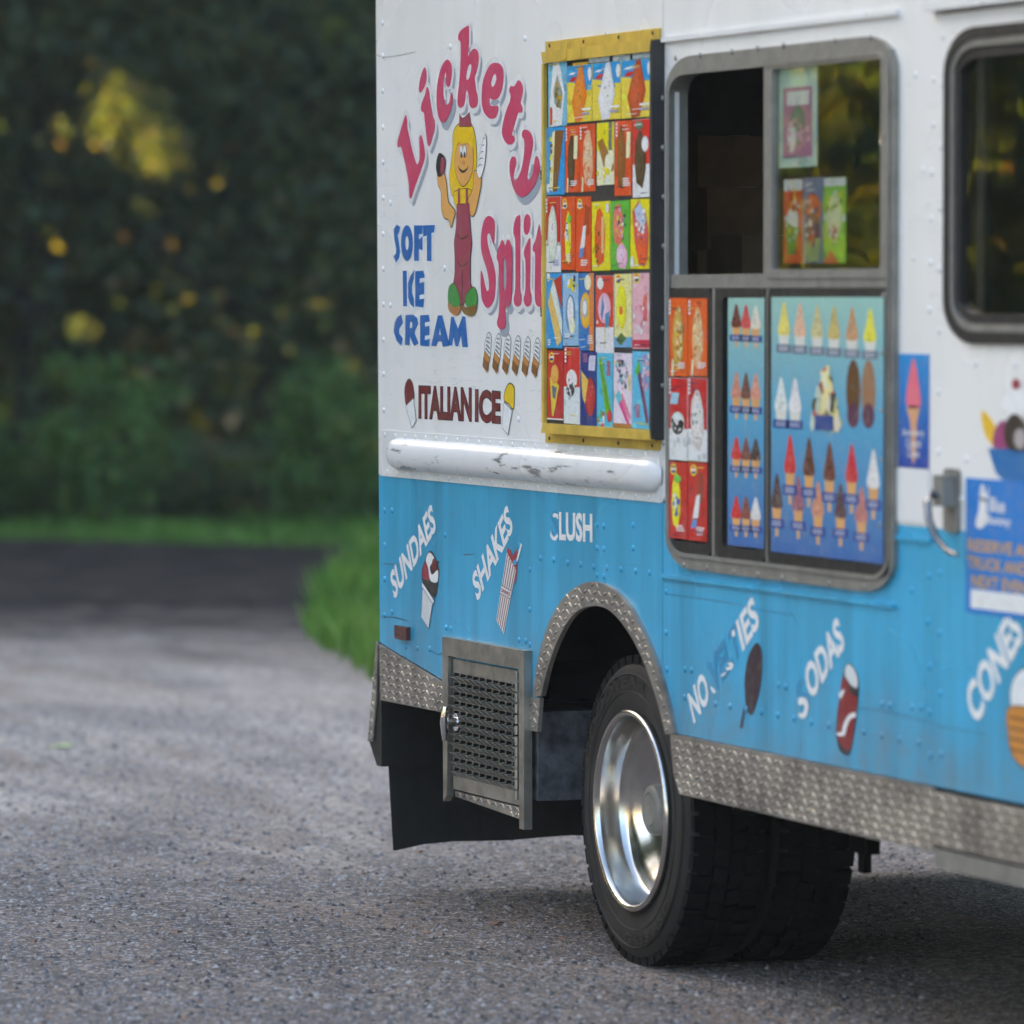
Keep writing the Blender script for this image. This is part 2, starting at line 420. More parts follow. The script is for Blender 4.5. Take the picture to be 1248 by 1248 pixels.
# unseen rising ground added behind the wood to block bright sky gaps
mb = MB(); hx = [-60+4*k for k in range(31)]; hr = [0, .8, 2.4, 4.2, 5.2]
vs = [(*W(60+5*j+random.uniform(-1, 1), la), hr[j]*(1+.15*math.sin(la*.21+j))-.02) for la in hx for j in range(5)]
mb.faces(vs, [(i*5+j, i*5+j+1, i*5+j+6, i*5+j+5) for i in range(30) for j in range(4)]); mb.build('gap_backing', 'forest_floor', None, True)['kind'] = 'structure'

# ================================================================== VEGETATION
DAP = []          # (point, radius): gaps in the foliage through which the low sun reaches a spot
def at(px, py, depth):
    d = ray(px, py); return CAMP + d*(depth/(d.dot(DH)))
for px, py, dp, rr in ((140, 120, 44.6, .23), (158, 148, 44.5, .3), (176, 160, 44.5, .18), (198, 188, 44.4, .21), (120, 150, 44.7, .15), (150, 185, 44.6, .12), (135, 175, 44.6, .1), (172, 258, 44.5, .08), (88, 152, 44.6, .11), (165, 130, 44.6, .16), (145, 100, 44.7, .1),
                       (100, 404, 44.2, .1), (315, 340, 44.4, .05), (385, 376, 44.3, .09), (350, 380, 44.4, .06), (430, 450, 43.8, .06)):
    DAP.append((at(px, py, dp), rr))
NBG = len(DAP)
def mirrored(px, py, lat):
    """spot of the tree belt that the truck's window glass mirrors at a pixel of the photograph"""
    x, z = P(px, py); d = ray(px, py); q = Vector((x, 0, z)); d = Vector((d.x, -d.y, d.z)).normalized()
    t = (lat-(q-CAMP).dot(RT))/d.dot(RT); return q+d*t
for px, py, rr in ((985, 180, .4), (1000, 190, .35), (1022, 184, .4), (1060, 185, .5), (1072, 200, .5), (1050, 265, .7), (1066, 290, .6), (1040, 300, .6), (1055, 235, .5), (1068, 150, .4), (1012, 100, .35), (1030, 140, .3), (1062, 110, .4), (1045, 240, .4), (960, 205, .3), (1000, 130, .3), (1070, 310, .5), (1055, 160, .3), (1240, 200, .3), (1130, 225, .3)):
    DAP.append((mirrored(px, py, -15.7), rr))
def carve(pos):
    keep = np.ones(len(pos), bool); s = np.array(SUN)
    for q, rr in DAP:
        d = pos-np.array(q); t = d@s; perp = np.linalg.norm(d-np.outer(t, s), axis=1)
        keep &= ~((t > rr*.9) & (perp < rr+.012*t.clip(0)))
    return keep

def leaf_mesh(name, pos, size, mat, jitter=.5, up=0.0):
    """one bent leaf (two quads, folded) at every position"""
    m = len(pos); nrm = RNG.normal(size=(m, 3)); nrm[:, 2] += up; nrm /= np.linalg.norm(nrm, axis=1)[:, None]
    t = np.cross(nrm, RNG.normal(size=(m, 3))); t /= np.linalg.norm(t, axis=1)[:, None]; b = np.cross(nrm, t)
    L = (size*(1+jitter*RNG.uniform(-1, 1, m)))[:, None]; wd = L*.36
    v = np.empty((m, 6, 3)); fold = nrm*L*.12
    v[:, 0] = pos-t*L*.5; v[:, 1] = pos-t*L*.05+b*wd+fold; v[:, 2] = pos+t*L*.5; v[:, 3] = pos-t*L*.05-b*wd+fold
    v = v[:, :4].reshape(-1, 3)
    k = np.arange(m)*4
    loops = np.stack([k, k+1, k+2, k, k+2, k+3], 1).ravel()
    me = bpy.data.meshes.new(name); me.vertices.add(m*4); me.vertices.foreach_set('co', v.ravel())
    me.loops.add(m*6); me.loops.foreach_set('vertex_index', loops.astype(np.int32))
    me.polygons.add(m*2); me.polygons.foreach_set('loop_start', np.arange(m*2, dtype=np.int32)*3)
    me.update(calc_edges=True); me.materials.append(MATS[mat])
    a = me.attributes.new('Rnd', 'FLOAT', 'POINT'); a.data.foreach_set('value', np.repeat(RNG.uniform(0, 1, m), 4).astype(np.float32))
    return me

def clump_points(center, rad, nclump, per, spread, low=0.0):
    """points gathered in clumps spread through an uneven ellipsoid"""
    c = np.array(center); rad = np.array(rad)
    d = RNG.normal(size=(nclump, 3)); d /= np.linalg.norm(d, axis=1)[:, None]
    r = RNG.uniform(.15, 1, nclump)**.5; cc = c+d*rad*r[:, None]*RNG.uniform(.8, 1.12, (nclump, 1))
    pts = (cc[:, None, :]+RNG.normal(size=(nclump, per, 3))*spread).reshape(-1, 3)
    return pts[pts[:, 2] > low]

def tree(name, xy, h, spread, label, group, nclump, per, leaf, mat='leaf_dark', crown_lo=.12, extra=None):
    root = empty(name, (xy[0], xy[1], 0)); tag(root, label, 'tree', group)
    mb = MB(); r0 = h*.014+.05; path = []; x = y = 0.0
    for k in range(7):
        path.append((x, y, h*.9*k/6-(.1 if k == 0 else 0))); x += random.uniform(-.12, .12); y += random.uniform(-.12, .12)
    mb.tube(path, [r0*(1.25 if k == 0 else 1)*(1-.13*k) for k in range(7)], 9)
    for k in range(9):
        i = random.randint(1, 5); a = random.uniform(0, 6.28); L = spread*random.uniform(.5, .9); p = path[i]
        mb.tube([p, (p[0]+math.cos(a)*L*.5, p[1]+math.sin(a)*L*.5, p[2]+L*.22), (p[0]+math.cos(a)*L, p[1]+math.sin(a)*L, p[2]+L*.55)], [r0*.42, r0*.25, r0*.07], 6)
    mb.build('trunk', 'bark', root, True)
    zc = h*(crown_lo+1)/2
    pts = clump_points((xy[0], xy[1], zc), (spread, spread, h*(1-crown_lo)/2), nclump, per, leaf*2.2, .15)
    pts = pts[carve(pts)]; nx = 0
    if extra is not None: ex = extra[carve(extra)]; nx = len(ex); pts = np.concatenate([pts, ex])
    pts = pts-np.array((xy[0], xy[1], 0))
    link('crown', leaf_mesh('crown', pts, np.where(np.arange(len(pts)) < len(pts)-nx, leaf, .14 if 'belt' in group else .05), mat), root)
    return root

# the wood that closes the view behind the road: near edge trees with real leaves
edge_trees = [(45.6, -6.6, 9, 2.3), (46.8, -4.1, 11, 2.5), (45.9, -1.9, 10, 2.2), (46.4, .6, 10, 2.4), (45.7, 3.0, 9, 2.4), (46.0, -9.2, 10, 2.5)]
elab = ['dark green leafy tree at the wood edge left of the sunlit boughs', 'leafy tree at the wood edge with low sun catching yellow leaves',
        'dark leafy tree at the wood edge just past the truck tail', 'dark leafy tree at the wood edge hidden behind the truck body',
        'dark leafy tree far along the wood edge behind the truck cab', 'dark leafy tree at the far end of the wood edge by the side road']
bough = np.concatenate([np.array(q)+RNG.normal(size=(int(1000*(rr/.3)**2)+12, 3))*rr*.6 for q, rr in DAP[:NBG]])
bough2 = np.concatenate([np.array(q)+RNG.normal(size=(int(34*(rr/.3)**2)+8, 3))*rr*.8 for q, rr in DAP[NBG:]])
for k, (dp, la, h, sp) in enumerate(edge_trees):
    tree('broadleaf_tree', W(dp, la), h, sp, elab[k], 'trees at the edge of the wood', 520 if k < 4 else 300, 60, .11, crown_lo=-.02, extra=bough if k == 1 else None)
for k in range(9):      # darker ranks behind, coarse leaves
    tree('forest_tree', W(50.5+2.2*(k % 2)+random.uniform(-.6, .6), -14+k*3.3), random.uniform(12, 15), 2.9, 'tall shadowy tree standing deep in the wood behind the edge trees', 'tall trees deep in the wood', 420, 10, .42, crown_lo=-.03)
for k in range(15):     # belt along the left of the lot: keeps the low sun off it
    dp = 14+k*3.9
    tree('lot_tree', W(dp+random.uniform(-.8, .8), -19.5-2.8*(k % 2)+random.uniform(-.5, .5)), random.uniform(13, 16), 3.3, 'tall leafy tree in the belt along the open side of the lot', 'tree belt along the lot', 900, 10, .5, crown_lo=-.03, extra=bough2 if k == 7 else None)

# undergrowth along the far side of the road
SH_N = 0
for k in range(26):
    la = -7.5+k*.5+random.uniform(-.15, .15); dp = random.uniform(41.2, 43.6); hh = random.uniform(.5, 1.15)*(1.2 if k % 3 == 0 else .85)
    x, y = W(dp, la); root = empty('undergrowth_shrub', (x, y, 0))
    tag(root, 'leafy green shrub in the undergrowth between road and wood', 'shrub', 'undergrowth shrubs')
    mb = MB()
    for j in range(5):
        a = random.uniform(0, 6.28); mb.tube([(0, 0, -.03), (math.cos(a)*.1, math.sin(a)*.1, hh*.4), (math.cos(a)*.28, math.sin(a)*.28, hh*.8)], [.014, .01, .004], 5)
    mb.build('stem', 'bark', root)
    pts = clump_points((x, y, hh*.48), (.55, .55, hh*.55), 60, 22, .09, .03); pts = pts[carve(pts)]-np.array((x, y, 0))
    link('foliage', leaf_mesh('foliage', pts, .085, 'leaf_bright' if dp < 42.4 else 'leaf_dark'), root)

def grass(name, poly_xy, count, hmin, hmax, label):
    """blades rooted inside a ground polygon, one object"""
    pl = np.array(poly_xy); lo = pl.min(0); hi = pl.max(0); pts = []
    def inside(q):
        x, y = q[:, 0], q[:, 1]; r = np.zeros(len(q), bool); j = len(pl)-1
        for i in range(len(pl)):
            xi, yi = pl[i]; xj, yj = pl[j]
            r ^= ((yi > y) != (yj > y)) & (x < (xj-xi)*(y-yi)/(yj-yi+1e-12)+xi); j = i
        return r
    while sum(len(p) for p in pts) < count:
        q = RNG.uniform(lo, hi, (count*2, 2)); pts.append(q[inside(q)])
    q = np.concatenate(pts)[:count]; m = count
    a = RNG.uniform(0, 6.283, m); h = RNG.uniform(hmin, hmax, m)*(.6+.8*np.abs(np.sin(q[:, 0]*1.7)*np.cos(q[:, 1]*2.1))); wd = .006+.006*RNG.uniform(size=m)
    dx, dy = np.cos(a), np.sin(a); ln = RNG.uniform(.1, .6, m)*h
    v = np.zeros((m, 4, 3)); v[:, 0, 0] = q[:, 0]-dy*wd; v[:, 0, 1] = q[:, 1]+dx*wd; v[:, 1, 0] = q[:, 0]+dy*wd; v[:, 1, 1] = q[:, 1]-dx*wd
    v[:, 2, 0] = q[:, 0]+dy*wd*.7+dx*ln*.4; v[:, 2, 1] = q[:, 1]-dx*wd*.7+dy*ln*.4; v[:, 2, 2] = h*.62
    v[:, 3, 0] = q[:, 0]+dx*ln; v[:, 3, 1] = q[:, 1]+dy*ln; v[:, 3, 2] = h
    k = np.arange(m)*4; loops = np.stack([k, k+1, k+2, k, k+2, k+3], 1).ravel()
    me = bpy.data.meshes.new(name); me.vertices.add(m*4); me.vertices.foreach_set('co', v.ravel()); me.loops.add(m*6); me.loops.foreach_set('vertex_index', loops.astype(np.int32))
    me.polygons.add(m*2); me.polygons.foreach_set('loop_start', np.arange(m*2, dtype=np.int32)*3); me.update(calc_edges=True); me.materials.append(MATS['grass_blade'])
    at_ = me.attributes.new('Rnd', 'FLOAT', 'POINT'); at_.data.foreach_set('value', np.repeat(RNG.uniform(0, 1, m), 4).astype(np.float32))
    o = link(name, me); tag(o, label, 'grass', kind='stuff'); return o
grass('grass', [W(39.6, -8), W(39.8, -5.4), W(39.5, -3.4), W(38.8, -2.2), W(38.4, -1.2), W(38.6, 2), W(42.5, 2), W(42.5, -8)], 9000, .04, .13, 'strip of green grass along the far side of the road')
grass('grass', [G(368, 772), G(382, 738), G(408, 704), G(440, 684), G(490, 672), W(36, 4), W(25.2, 4), W(25.2, .0), G(462, 836), G(428, 812), G(396, 796)], 20000, .07, .24, 'bright green grass bank beside the lot past the truck tail')

# ================================================================== TRUCK
T = tag(empty('ice_cream_truck', (0, 0, 0)), 'white and sky blue ice cream truck with menu boards and open serving window', 'truck')
X_END = P(1248, 500)[0]+1.9                    # front of the body, past the picture's edge
Z_TOP = 2.72; WID = 2.28; TH = .012
X_SEAM1 = P(808, 400)[0]; X_SEAM2 = P(1141, 500)[0]
Z_SK = P(820, 893)[1]                           # lower edge of the blue side
# wheel arch outline on the side
arch_o = PL([(130,860),(165,620),(235,380),(330,215),(430,130),(520,102),(620,130),(700,190),(780,280),(860,430),(930,590),(985,760),(1030,930),(1068,1105)], 630, 690, 5.426)
arch_i = PL([(185,860),(240,640),(310,460),(390,330),(470,275),(540,262),(620,280),(700,350),(790,480),(860,620),(920,780),(970,950),(1010,1110)], 630, 690, 5.426)
def open_smooth(p, sub=4):
    q = [tuple(2*a-b for a, b in zip(p[0], p[1]))]+p+[tuple(2*a-b for a, b in zip(p[-1], p[-2]))]; out = []
    for i in range(1, len(q)-2):
        for k in range(sub):
            t = k/sub; t2 = t*t; t3 = t2*t
            out.append(tuple(.5*((2*b)+(-a+c)*t+(2*a-5*b+4*c-d)*t2+(-a+3*b-3*c+d)*t3) for a, b, c, d in zip(q[i-1], q[i], q[i+1], q[i+2])))
    return out+[p[-1]]
arch_o = open_smooth(arch_o); arch_i = open_smooth(arch_i)
arch_m = [(a[0]*.8+b[0]*.2, a[1]*.8+b[1]*.2) for a, b in zip([arch_o[int(i*(len(arch_o)-1)/40)] for i in range(41)], [arch_i[int(i*(len(arch_i)-1)/40)] for i in range(41)])]

# window openings
WX0 = P(811, 300, -.014)[0]; WX1 = P(1089, 300, -.014)[0]; WZ0 = P(826, 691.2)[1]; WZ1 = P(900, 62)[1]
wo = rrect(WX0, WZ0, WX1, WZ1, .17, .085, 8)           # outer edge of the grey window frame
wi = rrect(P(816, 300, -.014)[0], WZ0+.036, P(1083.5, 300, -.014)[0], WZ1-.043, .10, .05)
CX0 = P(1157, 200)[0]; CZ1 = P(1248, 27)[1]; CZ0 = P(1248, 420)[1]
co = rrect(CX0, CZ0, CX0+1.25, CZ1, .16, .10)

# panels -----------------------------------------------------------
rear_bottom = P(463, 783); vent_l = P(545, 832)
top_rear = P(458, 0); REAR_X = [(P(463, 783)[0]), P(458, 0)[0]]
slope = (REAR_X[1]-REAR_X[0])/(top_rear[1]-rear_bottom[1])
rear_top = (REAR_X[0]+slope*(Z_TOP-rear_bottom[1]), Z_TOP)
box_bl = P(545, 845); box_br = (P(652, 865)[0], box_bl[1])
out_rear = [rear_top, rear_bottom, vent_l, (vent_l[0], box_bl[1]-.02), (arch_m[0][0]-.01, box_bl[1]-.02)]+arch_m[:]
out_rear_l = [p for p in out_rear if p[0] < X_SEAM1-.001]
# arch crosses the seam between the panels: split it there
left = [p for p in arch_m if p[0] < X_SEAM1]; right = [p for p in arch_m if p[0] >= X_SEAM1]
cut = (X_SEAM1, left[-1][1]+(right[0][1]-left[-1][1])*(X_SEAM1-left[-1][0])/(right[0][0]-left[-1][0]))
rear_outline = [rear_top, rear_bottom, vent_l, (vent_l[0], P(650, 866)[1]), (left[0][0]-.004, P(650, 866)[1])]+left+[cut, (X_SEAM1, Z_TOP)]
g = .002
mb = MB(); mb.poly([(min(x, X_SEAM1-g), z) for x, z in rear_outline], 0.0, TH); mb.build('rear_side_panel', 'side_paint', T)
mb = MB(); mb.poly([(X_SEAM1+g, Z_TOP), (X_SEAM1+g, cut[1])]+right+[(right[-1][0], Z_SK), (X_SEAM2-g, Z_SK), (X_SEAM2-g, Z_TOP)], 0.0, TH, [offset_loop(wo, -.03)])
mb.build('window_side_panel', 'side_paint', T)
Z_CABTOP = P(1248, 6)[1]
mb = MB(); mb.poly([(X_SEAM2+g, Z_CABTOP), (X_SEAM2+g, Z_SK), (X_END, Z_SK), (X_END, Z_CABTOP)], -.004, TH, [offset_loop(co, -.02)])
mb.build('cab_door', 'side_paint', T)
mb = MB(); mb.box(X_SEAM2+g, X_END, 0.0, TH, Z_CABTOP+.006, Z_TOP); mb.build('cab_upper_panel', 'white_paint', T)
mb = MB(); mb.box(X_SEAM2-.02, X_END, -.03, -.001, Z_CABTOP+.008, Z_CABTOP+.03); mb.build('rain_gutter', 'white_paint', T)
# shell: far side, rear, front, floor, rounded roof
mb = MB()
mb.box(REAR_X[0]+.01, X_END, WID-.03, WID, .62, Z_TOP); mb.box(REAR_X[0]+.01, X_END, WID-.025, WID-.005, .40, .619); mb.build('far_side_panel', 'white_paint', T)  # second, lower box: unseen strip added to cut light under the truck
mb = MB(); xr = REAR_X[0]
mb.faces([(xr+.002, TH, .62), (xr+.002, WID-.031, .62), (rear_top[0]+.002, WID-.031, Z_TOP), (rear_top[0]+.002, TH, Z_TOP),
          (xr+.04, TH, .62), (xr+.04, WID-.031, .62), (rear_top[0]+.04, WID-.031, Z_TOP), (rear_top[0]+.04, TH, Z_TOP)],
         [(0,1,2,3),(4,7,6,5),(0,4,5,1),(2,6,7,3),(0,3,7,4),(1,5,6,2)])
mb.build('rear_panel', 'white_paint', T)
mb = MB(); pts = []
for k in range(9): a = R(180-90*k/8); pts.append((.14+.14*math.cos(a), Z_TOP+.003+.14*math.sin(a)))
for k in range(9): a = R(90-90*k/8); pts.append((WID-.14+.14*math.cos(a), Z_TOP+.003+.14*math.sin(a)))
m = len(pts); vs = [(rear_top[0], y, z) for y, z in pts]+[(X_END, y, z) for y, z in pts]
mb.faces(vs, [(i, (i+1) % m, m+(i+1) % m, m+i) for i in range(m)]+[tuple(range(m)), tuple(range(m, 2*m))]); mb.build('roof', 'white_paint', T, True)
mb = MB(); mb.box(X_END-.03, X_END+.02, .04, WID-.04, .45, Z_TOP-.02); mb.build('front_panel', 'white_paint', T)
mb = MB(); mb.box(xr+.05, P(652, 865)[0]-.02, .05, WID-.05, .66, .72); mb.box(P(828, 893)[0]+.02, X_END-.04, .035, WID-.05, .60, .66)
mb.box(xr+.05, X_END-.04, .62, WID-.62, .721, .76); mb.box(P(652, 865)[0]-.3, P(828, 893)[0]+.3, .7, WID-.7, .60, .66)
# wheel housing of the near rear wheel
wx0 = P(652, 865)[0]-.06; wx1 = P(828, 893)[0]+.06
zh = max(z for x, z in arch_m)+.05
mb.box(wx0, wx1, .035, .75, zh, zh+.03); mb.box(wx0, wx1, .75, .78, .75, zh+.02); mb.box(wx0-.03, wx0, .035, .75, .76, zh+.02); mb.box(wx1, wx1+.03, .035, .75, .66, zh+.02)
for yy in (.55, WID-.65): mb.box(xr+.1, X_END-.2, yy+.17, yy+.25, .50, .62)         # chassis rails
mb.build('floor', 'underbody', T)
mb = MB(); mb.poly(rrect(3.0, .30, 4.5, .60, .05, .05, 4), .75, .75); mb.build('underfloor_blocker', 'underbody', T)  # unseen block added below the floor to darken the ground there
mb = MB(); mb.box(1.85-.06, 1.85+.06, .15, WID-.15, .36, .46); mb.box(1.7, 2.0, WID/2-.18, WID/2+.18, .27, .55); mb.build('rear_axle', 'underbody', T)
mb = MB(); mb.box(xr+.06, X_END-.05, WID-.05, WID-.033, .78, Z_TOP); mb.box(X_END-1.55, X_END-1.5, .06, WID-.06, .77, 1.4); mb.box(xr+.05, xr+.07, .06, WID-.06, .78, Z_TOP)
mb.build('interior_lining', 'interior', T)

# diamond plate --------------------------------------------------
def in_poly(x, z, pl):
    r = False; j = len(pl)-1
    for i in range(len(pl)):
        if (pl[i][1] > z) != (pl[j][1] > z) and x < (pl[j][0]-pl[i][0])*(z-pl[i][1])/(pl[j][1]-pl[i][1]+1e-12)+pl[i][0]: r = not r
        j = i
    return r
def plate(name, outline, y, th, parent=T, pitch=(.037, .0205), rad=None, label=None):
    mb = MB(); mb.poly(outline, y, th); o = mb.build(name, 'diamond_metal', parent)
    tr = MB(); x0 = min(p[0] for p in outline); x1 = max(p[0] for p in outline); z0 = min(p[1] for p in outline); z1 = max(p[1] for p in outline)
    inner = offset_loop(outline, -.006); i = 0; z = z0+.010
    while z < z1:
        x = x0+(pitch[0]/2 if i % 2 else 0); k = 0
        while x < x1:
            if in_poly(x, z, inner):
                s = 1 if (k+i) % 2 else -1; a = R(22 if s > 0 else -28); L, wd, hh = .0145, .005, .0024
                ca, sa = math.cos(a), math.sin(a)
                def q(u, v_, h): return (x+u*ca-v_*sa, y-h, z+u*sa+v_*ca)
                tr.faces([q(-L, 0, 0), q(0, -wd, 0), q(L, 0, 0), q(0, wd, 0), q(-L*.45, 0, hh), q(L*.45, 0, hh)], [(0, 1, 4), (1, 5, 4), (1, 2, 5), (2, 3, 5), (3, 4, 5), (3, 0, 4)])
            x += pitch[0]; k += 1
        z += pitch[1]; i += 1
    t = tr.build('plate_tread', 'diamond_metal', o); t['kind'] = 'stuff'
    return o
zb = P(826, 966.4)[1]
plate('skirt_plate', [P(820, 894), (P(1139.5, 962)[0], P(820, 894)[1]), (P(1139.5, 962)[0], zb), (P(826, 966)[0]+.03, zb), (P(824, 950)[0], zb+.05)], -.008, .01)
xa = P(1141.5, 965)[0]; zt = P(1145, 964)[1]
plate('door_skirt_plate', [(xa, zt), (X_END, zt), (X_END, zt-.125), (xa, zt-.125)], -.010, .012)
mb = MB(); mb.box(xa, X_END, -.006, .05, zt-.175, zt-.132); mb.build('door_step_edge', 'frame_metal', T)
plate('rear_corner_plate', [P(464, 785), P(545, 834), P(545, 869), P(466, 853)], -.006, .008)
plate('wheel_arch_trim', arch_o+arch_i[::-1], -.012, .014, pitch=(.037, .0205))
plate('arch_trim_foot', PL([(648, 849.5), (662, 850.5), (659, 892), (649, 890)]), -.010, .012)
# rear bumper corner and black rubber apron behind the wheels
mb = MB()
prof = [(xr-.02, P(462, 782)[1]), (xr-.06, P(458, 850)[1]), (xr-.10, P(455, 905)[1]), (xr-.03, P(468, 935)[1]), (xr+.015, P(468, 935)[1]), (xr+.012, P(462, 782)[1])]
m = len(prof); vs = [(x, .0, z) for x, z in prof]+[(x, WID, z) for x, z in prof]
mb.faces(vs, [(i, (i+1) % m, m+(i+1) % m, m+i) for i in range(m)]+[tuple(range(m)), tuple(range(m, 2*m))]); bump = mb.build('rear_bumper', 'rubber', T)
be = [(x, z) for x, z in prof[:3]]; plate('bumper_plate', [be[0], be[1], be[2], (be[2][0]+.045, be[2][1]+.004), (be[1][0]+.04, be[1][1]), (be[0][0]+.018, be[0][1]-.01)], -.006, .005, bump, (.03, .018))
# apron: transverse flap facing forward
mb = MB(); nseg = 24
zt_ = .80; xs = xr-.03
top = []; bot = []
for k in range(nseg+1):
    t = k/nseg; y = .015+t*(WID-.03)
    top.append((xs, y, zt_)); bot.append((xs+.05-.02*math.cos(t*9), y+.03*(1-2*t), .115+.03*math.sin(min(1, t*6)*math.pi/2)-.02*t+.006*math.sin(t*31)))
vs = top+bot; m = nseg+1
mb.faces(vs, [(i, i+1, m+i+1, m+i) for i in range(nseg)])
mb.faces([(x-.012, y, z) for x, y, z in vs], [(i, i+1, m+i+1, m+i) for i in range(nseg)]); mb.build('rubber_apron', 'rubber', T)

# compartment behind the wheel with vent door ---------------------
vx0 = P(548, 900)[0]; vx1 = P(649, 900)[0]; vz1 = P(545, 775)[1]; vz0 = P(545, 975)[1]
mb = MB(); mb.box(vx0+.01, vx1+.015, .012, .62, vz0+.06, P(650, 866)[1]-.004); mb.build('side_compartment', 'mudguard', T)
vd = tag(empty('vent_door'), None); vd.parent = T
fz = -.024
def bar(name, pts, y, th, mat, par): mb = MB(); mb.poly(pts, y, th); return mb.build(name, mat, par)
A_, B_, C_, D_ = (vx0, vz1), (vx1, vz1), (vx1, vz0-.02), (vx0, vz0)
wf = .075; hf = .052
bar('frame_rail', [A_, B_, (vx1-wf*.6, vz1-hf), (vx0+wf*.7, vz1-hf)], fz, .023, 'vent_metal', vd)
bar('frame_rail', [(vx0+.001, vz1-.003), (vx0+wf*.7, vz1-hf-.002), (vx0+wf*.55, vz0+.02), (vx0+.01, vz0)], fz+.001, .022, 'vent_metal', vd)
bar('frame_rail', [(vx1-.001, vz1-.003), (vx1-wf*.6, vz1-hf-.002), (vx1-wf*.5, vz0-.02), (vx1, vz0-.02)], fz-.001, .024, 'vent_metal', vd)
lx0, lx1 = vx0+wf*.7+.012, vx1-wf*.6-.02; lz1, lz0 = vz1-hf-.008, vz0+.04
bar('louvre_sheet', [(lx0, lz1), (lx1, lz1), (lx1, lz0), (lx0, lz0)], fz+.012, .006, 'vent_metal', vd)
plate('lower_trim', [(lx0, lz0-.006), (lx1+.02, lz0-.006), (lx1+.02, vz0+.0), (lx0, vz0+.018)], fz+.018, .008, vd, (.03, .016))
# hinge
mb = MB()
hz = lz1
while hz > lz0+.02: mb.tube([(lx1+.008, fz-.002, hz), (lx1+.008, fz-.002, hz-.024)], .006, 8); hz -= .03
mb.build('hinge', 'vent_metal', vd, True)
# louvres: pressed scoops with a dark slot below
NCL, NRW = 10, 11
pw = (lx1-lx0-.012)/NCL; ph = (lz1-lz0-.075)/NRW
mb = MB(); a = pw*.38; hh = ph*.72; dpt = .022
vs = [(-a, 0, -hh*.62), (a, 0, -hh*.62), (a*.75, -dpt, hh*.22), (-a*.75, -dpt, hh*.22), (-a, 0, hh*.3), (a, 0, hh*.3)]
mb.faces(vs, [(0, 1, 2, 3), (0, 3, 4), (1, 5, 2)]); lo = mb.build('louvre', ['vent_metal', 'underbody'], vd); me_l = lo.data
bm = bmesh.new(); bm.from_mesh(me_l)
f = bm.faces.new([bm.verts.new(p) for p in ((-a, -.0012, hh*.0), (a, -.0012, hh*.0), (a, -.0012, hh*.66), (-a, -.0012, hh*.66))]); f.material_index = 1
bm.to_mesh(me_l); bm.free()
for r_ in range(NRW):
    for c_ in range(NCL):
        loc = (lx0+.006+pw*(c_+.5), fz+.0118, lz1-.038-ph*(r_+.5))
        if r_ == 0 and c_ == 0: lo.location = loc
        else: link('louvre', me_l, vd, loc)
# T handle
hx, hz = P(556, 880, -.03); mb = MB()
mb.tube([(hx, fz, hz), (hx, fz-.036, hz)], [.015, .011], 12); mb.tube([(hx, fz-.039, hz+.045), (hx, fz-.042, hz), (hx-.004, fz-.039, hz-.052)], [.009, .013, .008], 10)
mb.tube([(hx, fz+.001, hz), (hx, fz-.008, hz)], .026, 16); mb.build('latch_handle', 'chrome', vd, True)

# rub rail ---------------------------------------------------------
rx0, rx1 = P(465, 550)[0], P(806, 590)[0]; rz1 = P(467, 524)[1]; rz0 = P(468, 580)[1]
rail = MB(); rail.poly([(rx0, rz1), (rx1, rz1), (rx1, rz0), (rx0, rz0)], -.004, .004); rail = rail.build('rub_rail', 'white_paint', T)
mb = MB(); tz1 = P(478, 533)[1]; tz0 = P(478, 571)[1]; zc = (tz1+tz0)/2; rr = (tz1-tz0)/2
NU, NV = 60, 10; x0, x1 = rx0+.105, P(803, 575)[0]+.03; vs = []
for i in range(NU+1):
    t = i/NU; x = x0+(x1-x0)*t; e = min(x-x0, x1-x); k = math.sqrt(max(0, 1-(1-min(1, e/.075))**2))
    for j in range(NV+1):
        a = math.pi*j/NV; vs.append((x, -.0042-.036*math.sin(a)*max(.02, k), zc+rr*math.cos(a)*(.35+.65*k)))
mb.faces(vs, [(i*(NV+1)+j, i*(NV+1)+j+1, (i+1)*(NV+1)+j+1, (i+1)*(NV+1)+j) for i in range(NU) for j in range(NV)]); mb.build('rounded_cover', 'rail_paint' if 'rail_paint' in MATS else 'white_paint', rail, True)

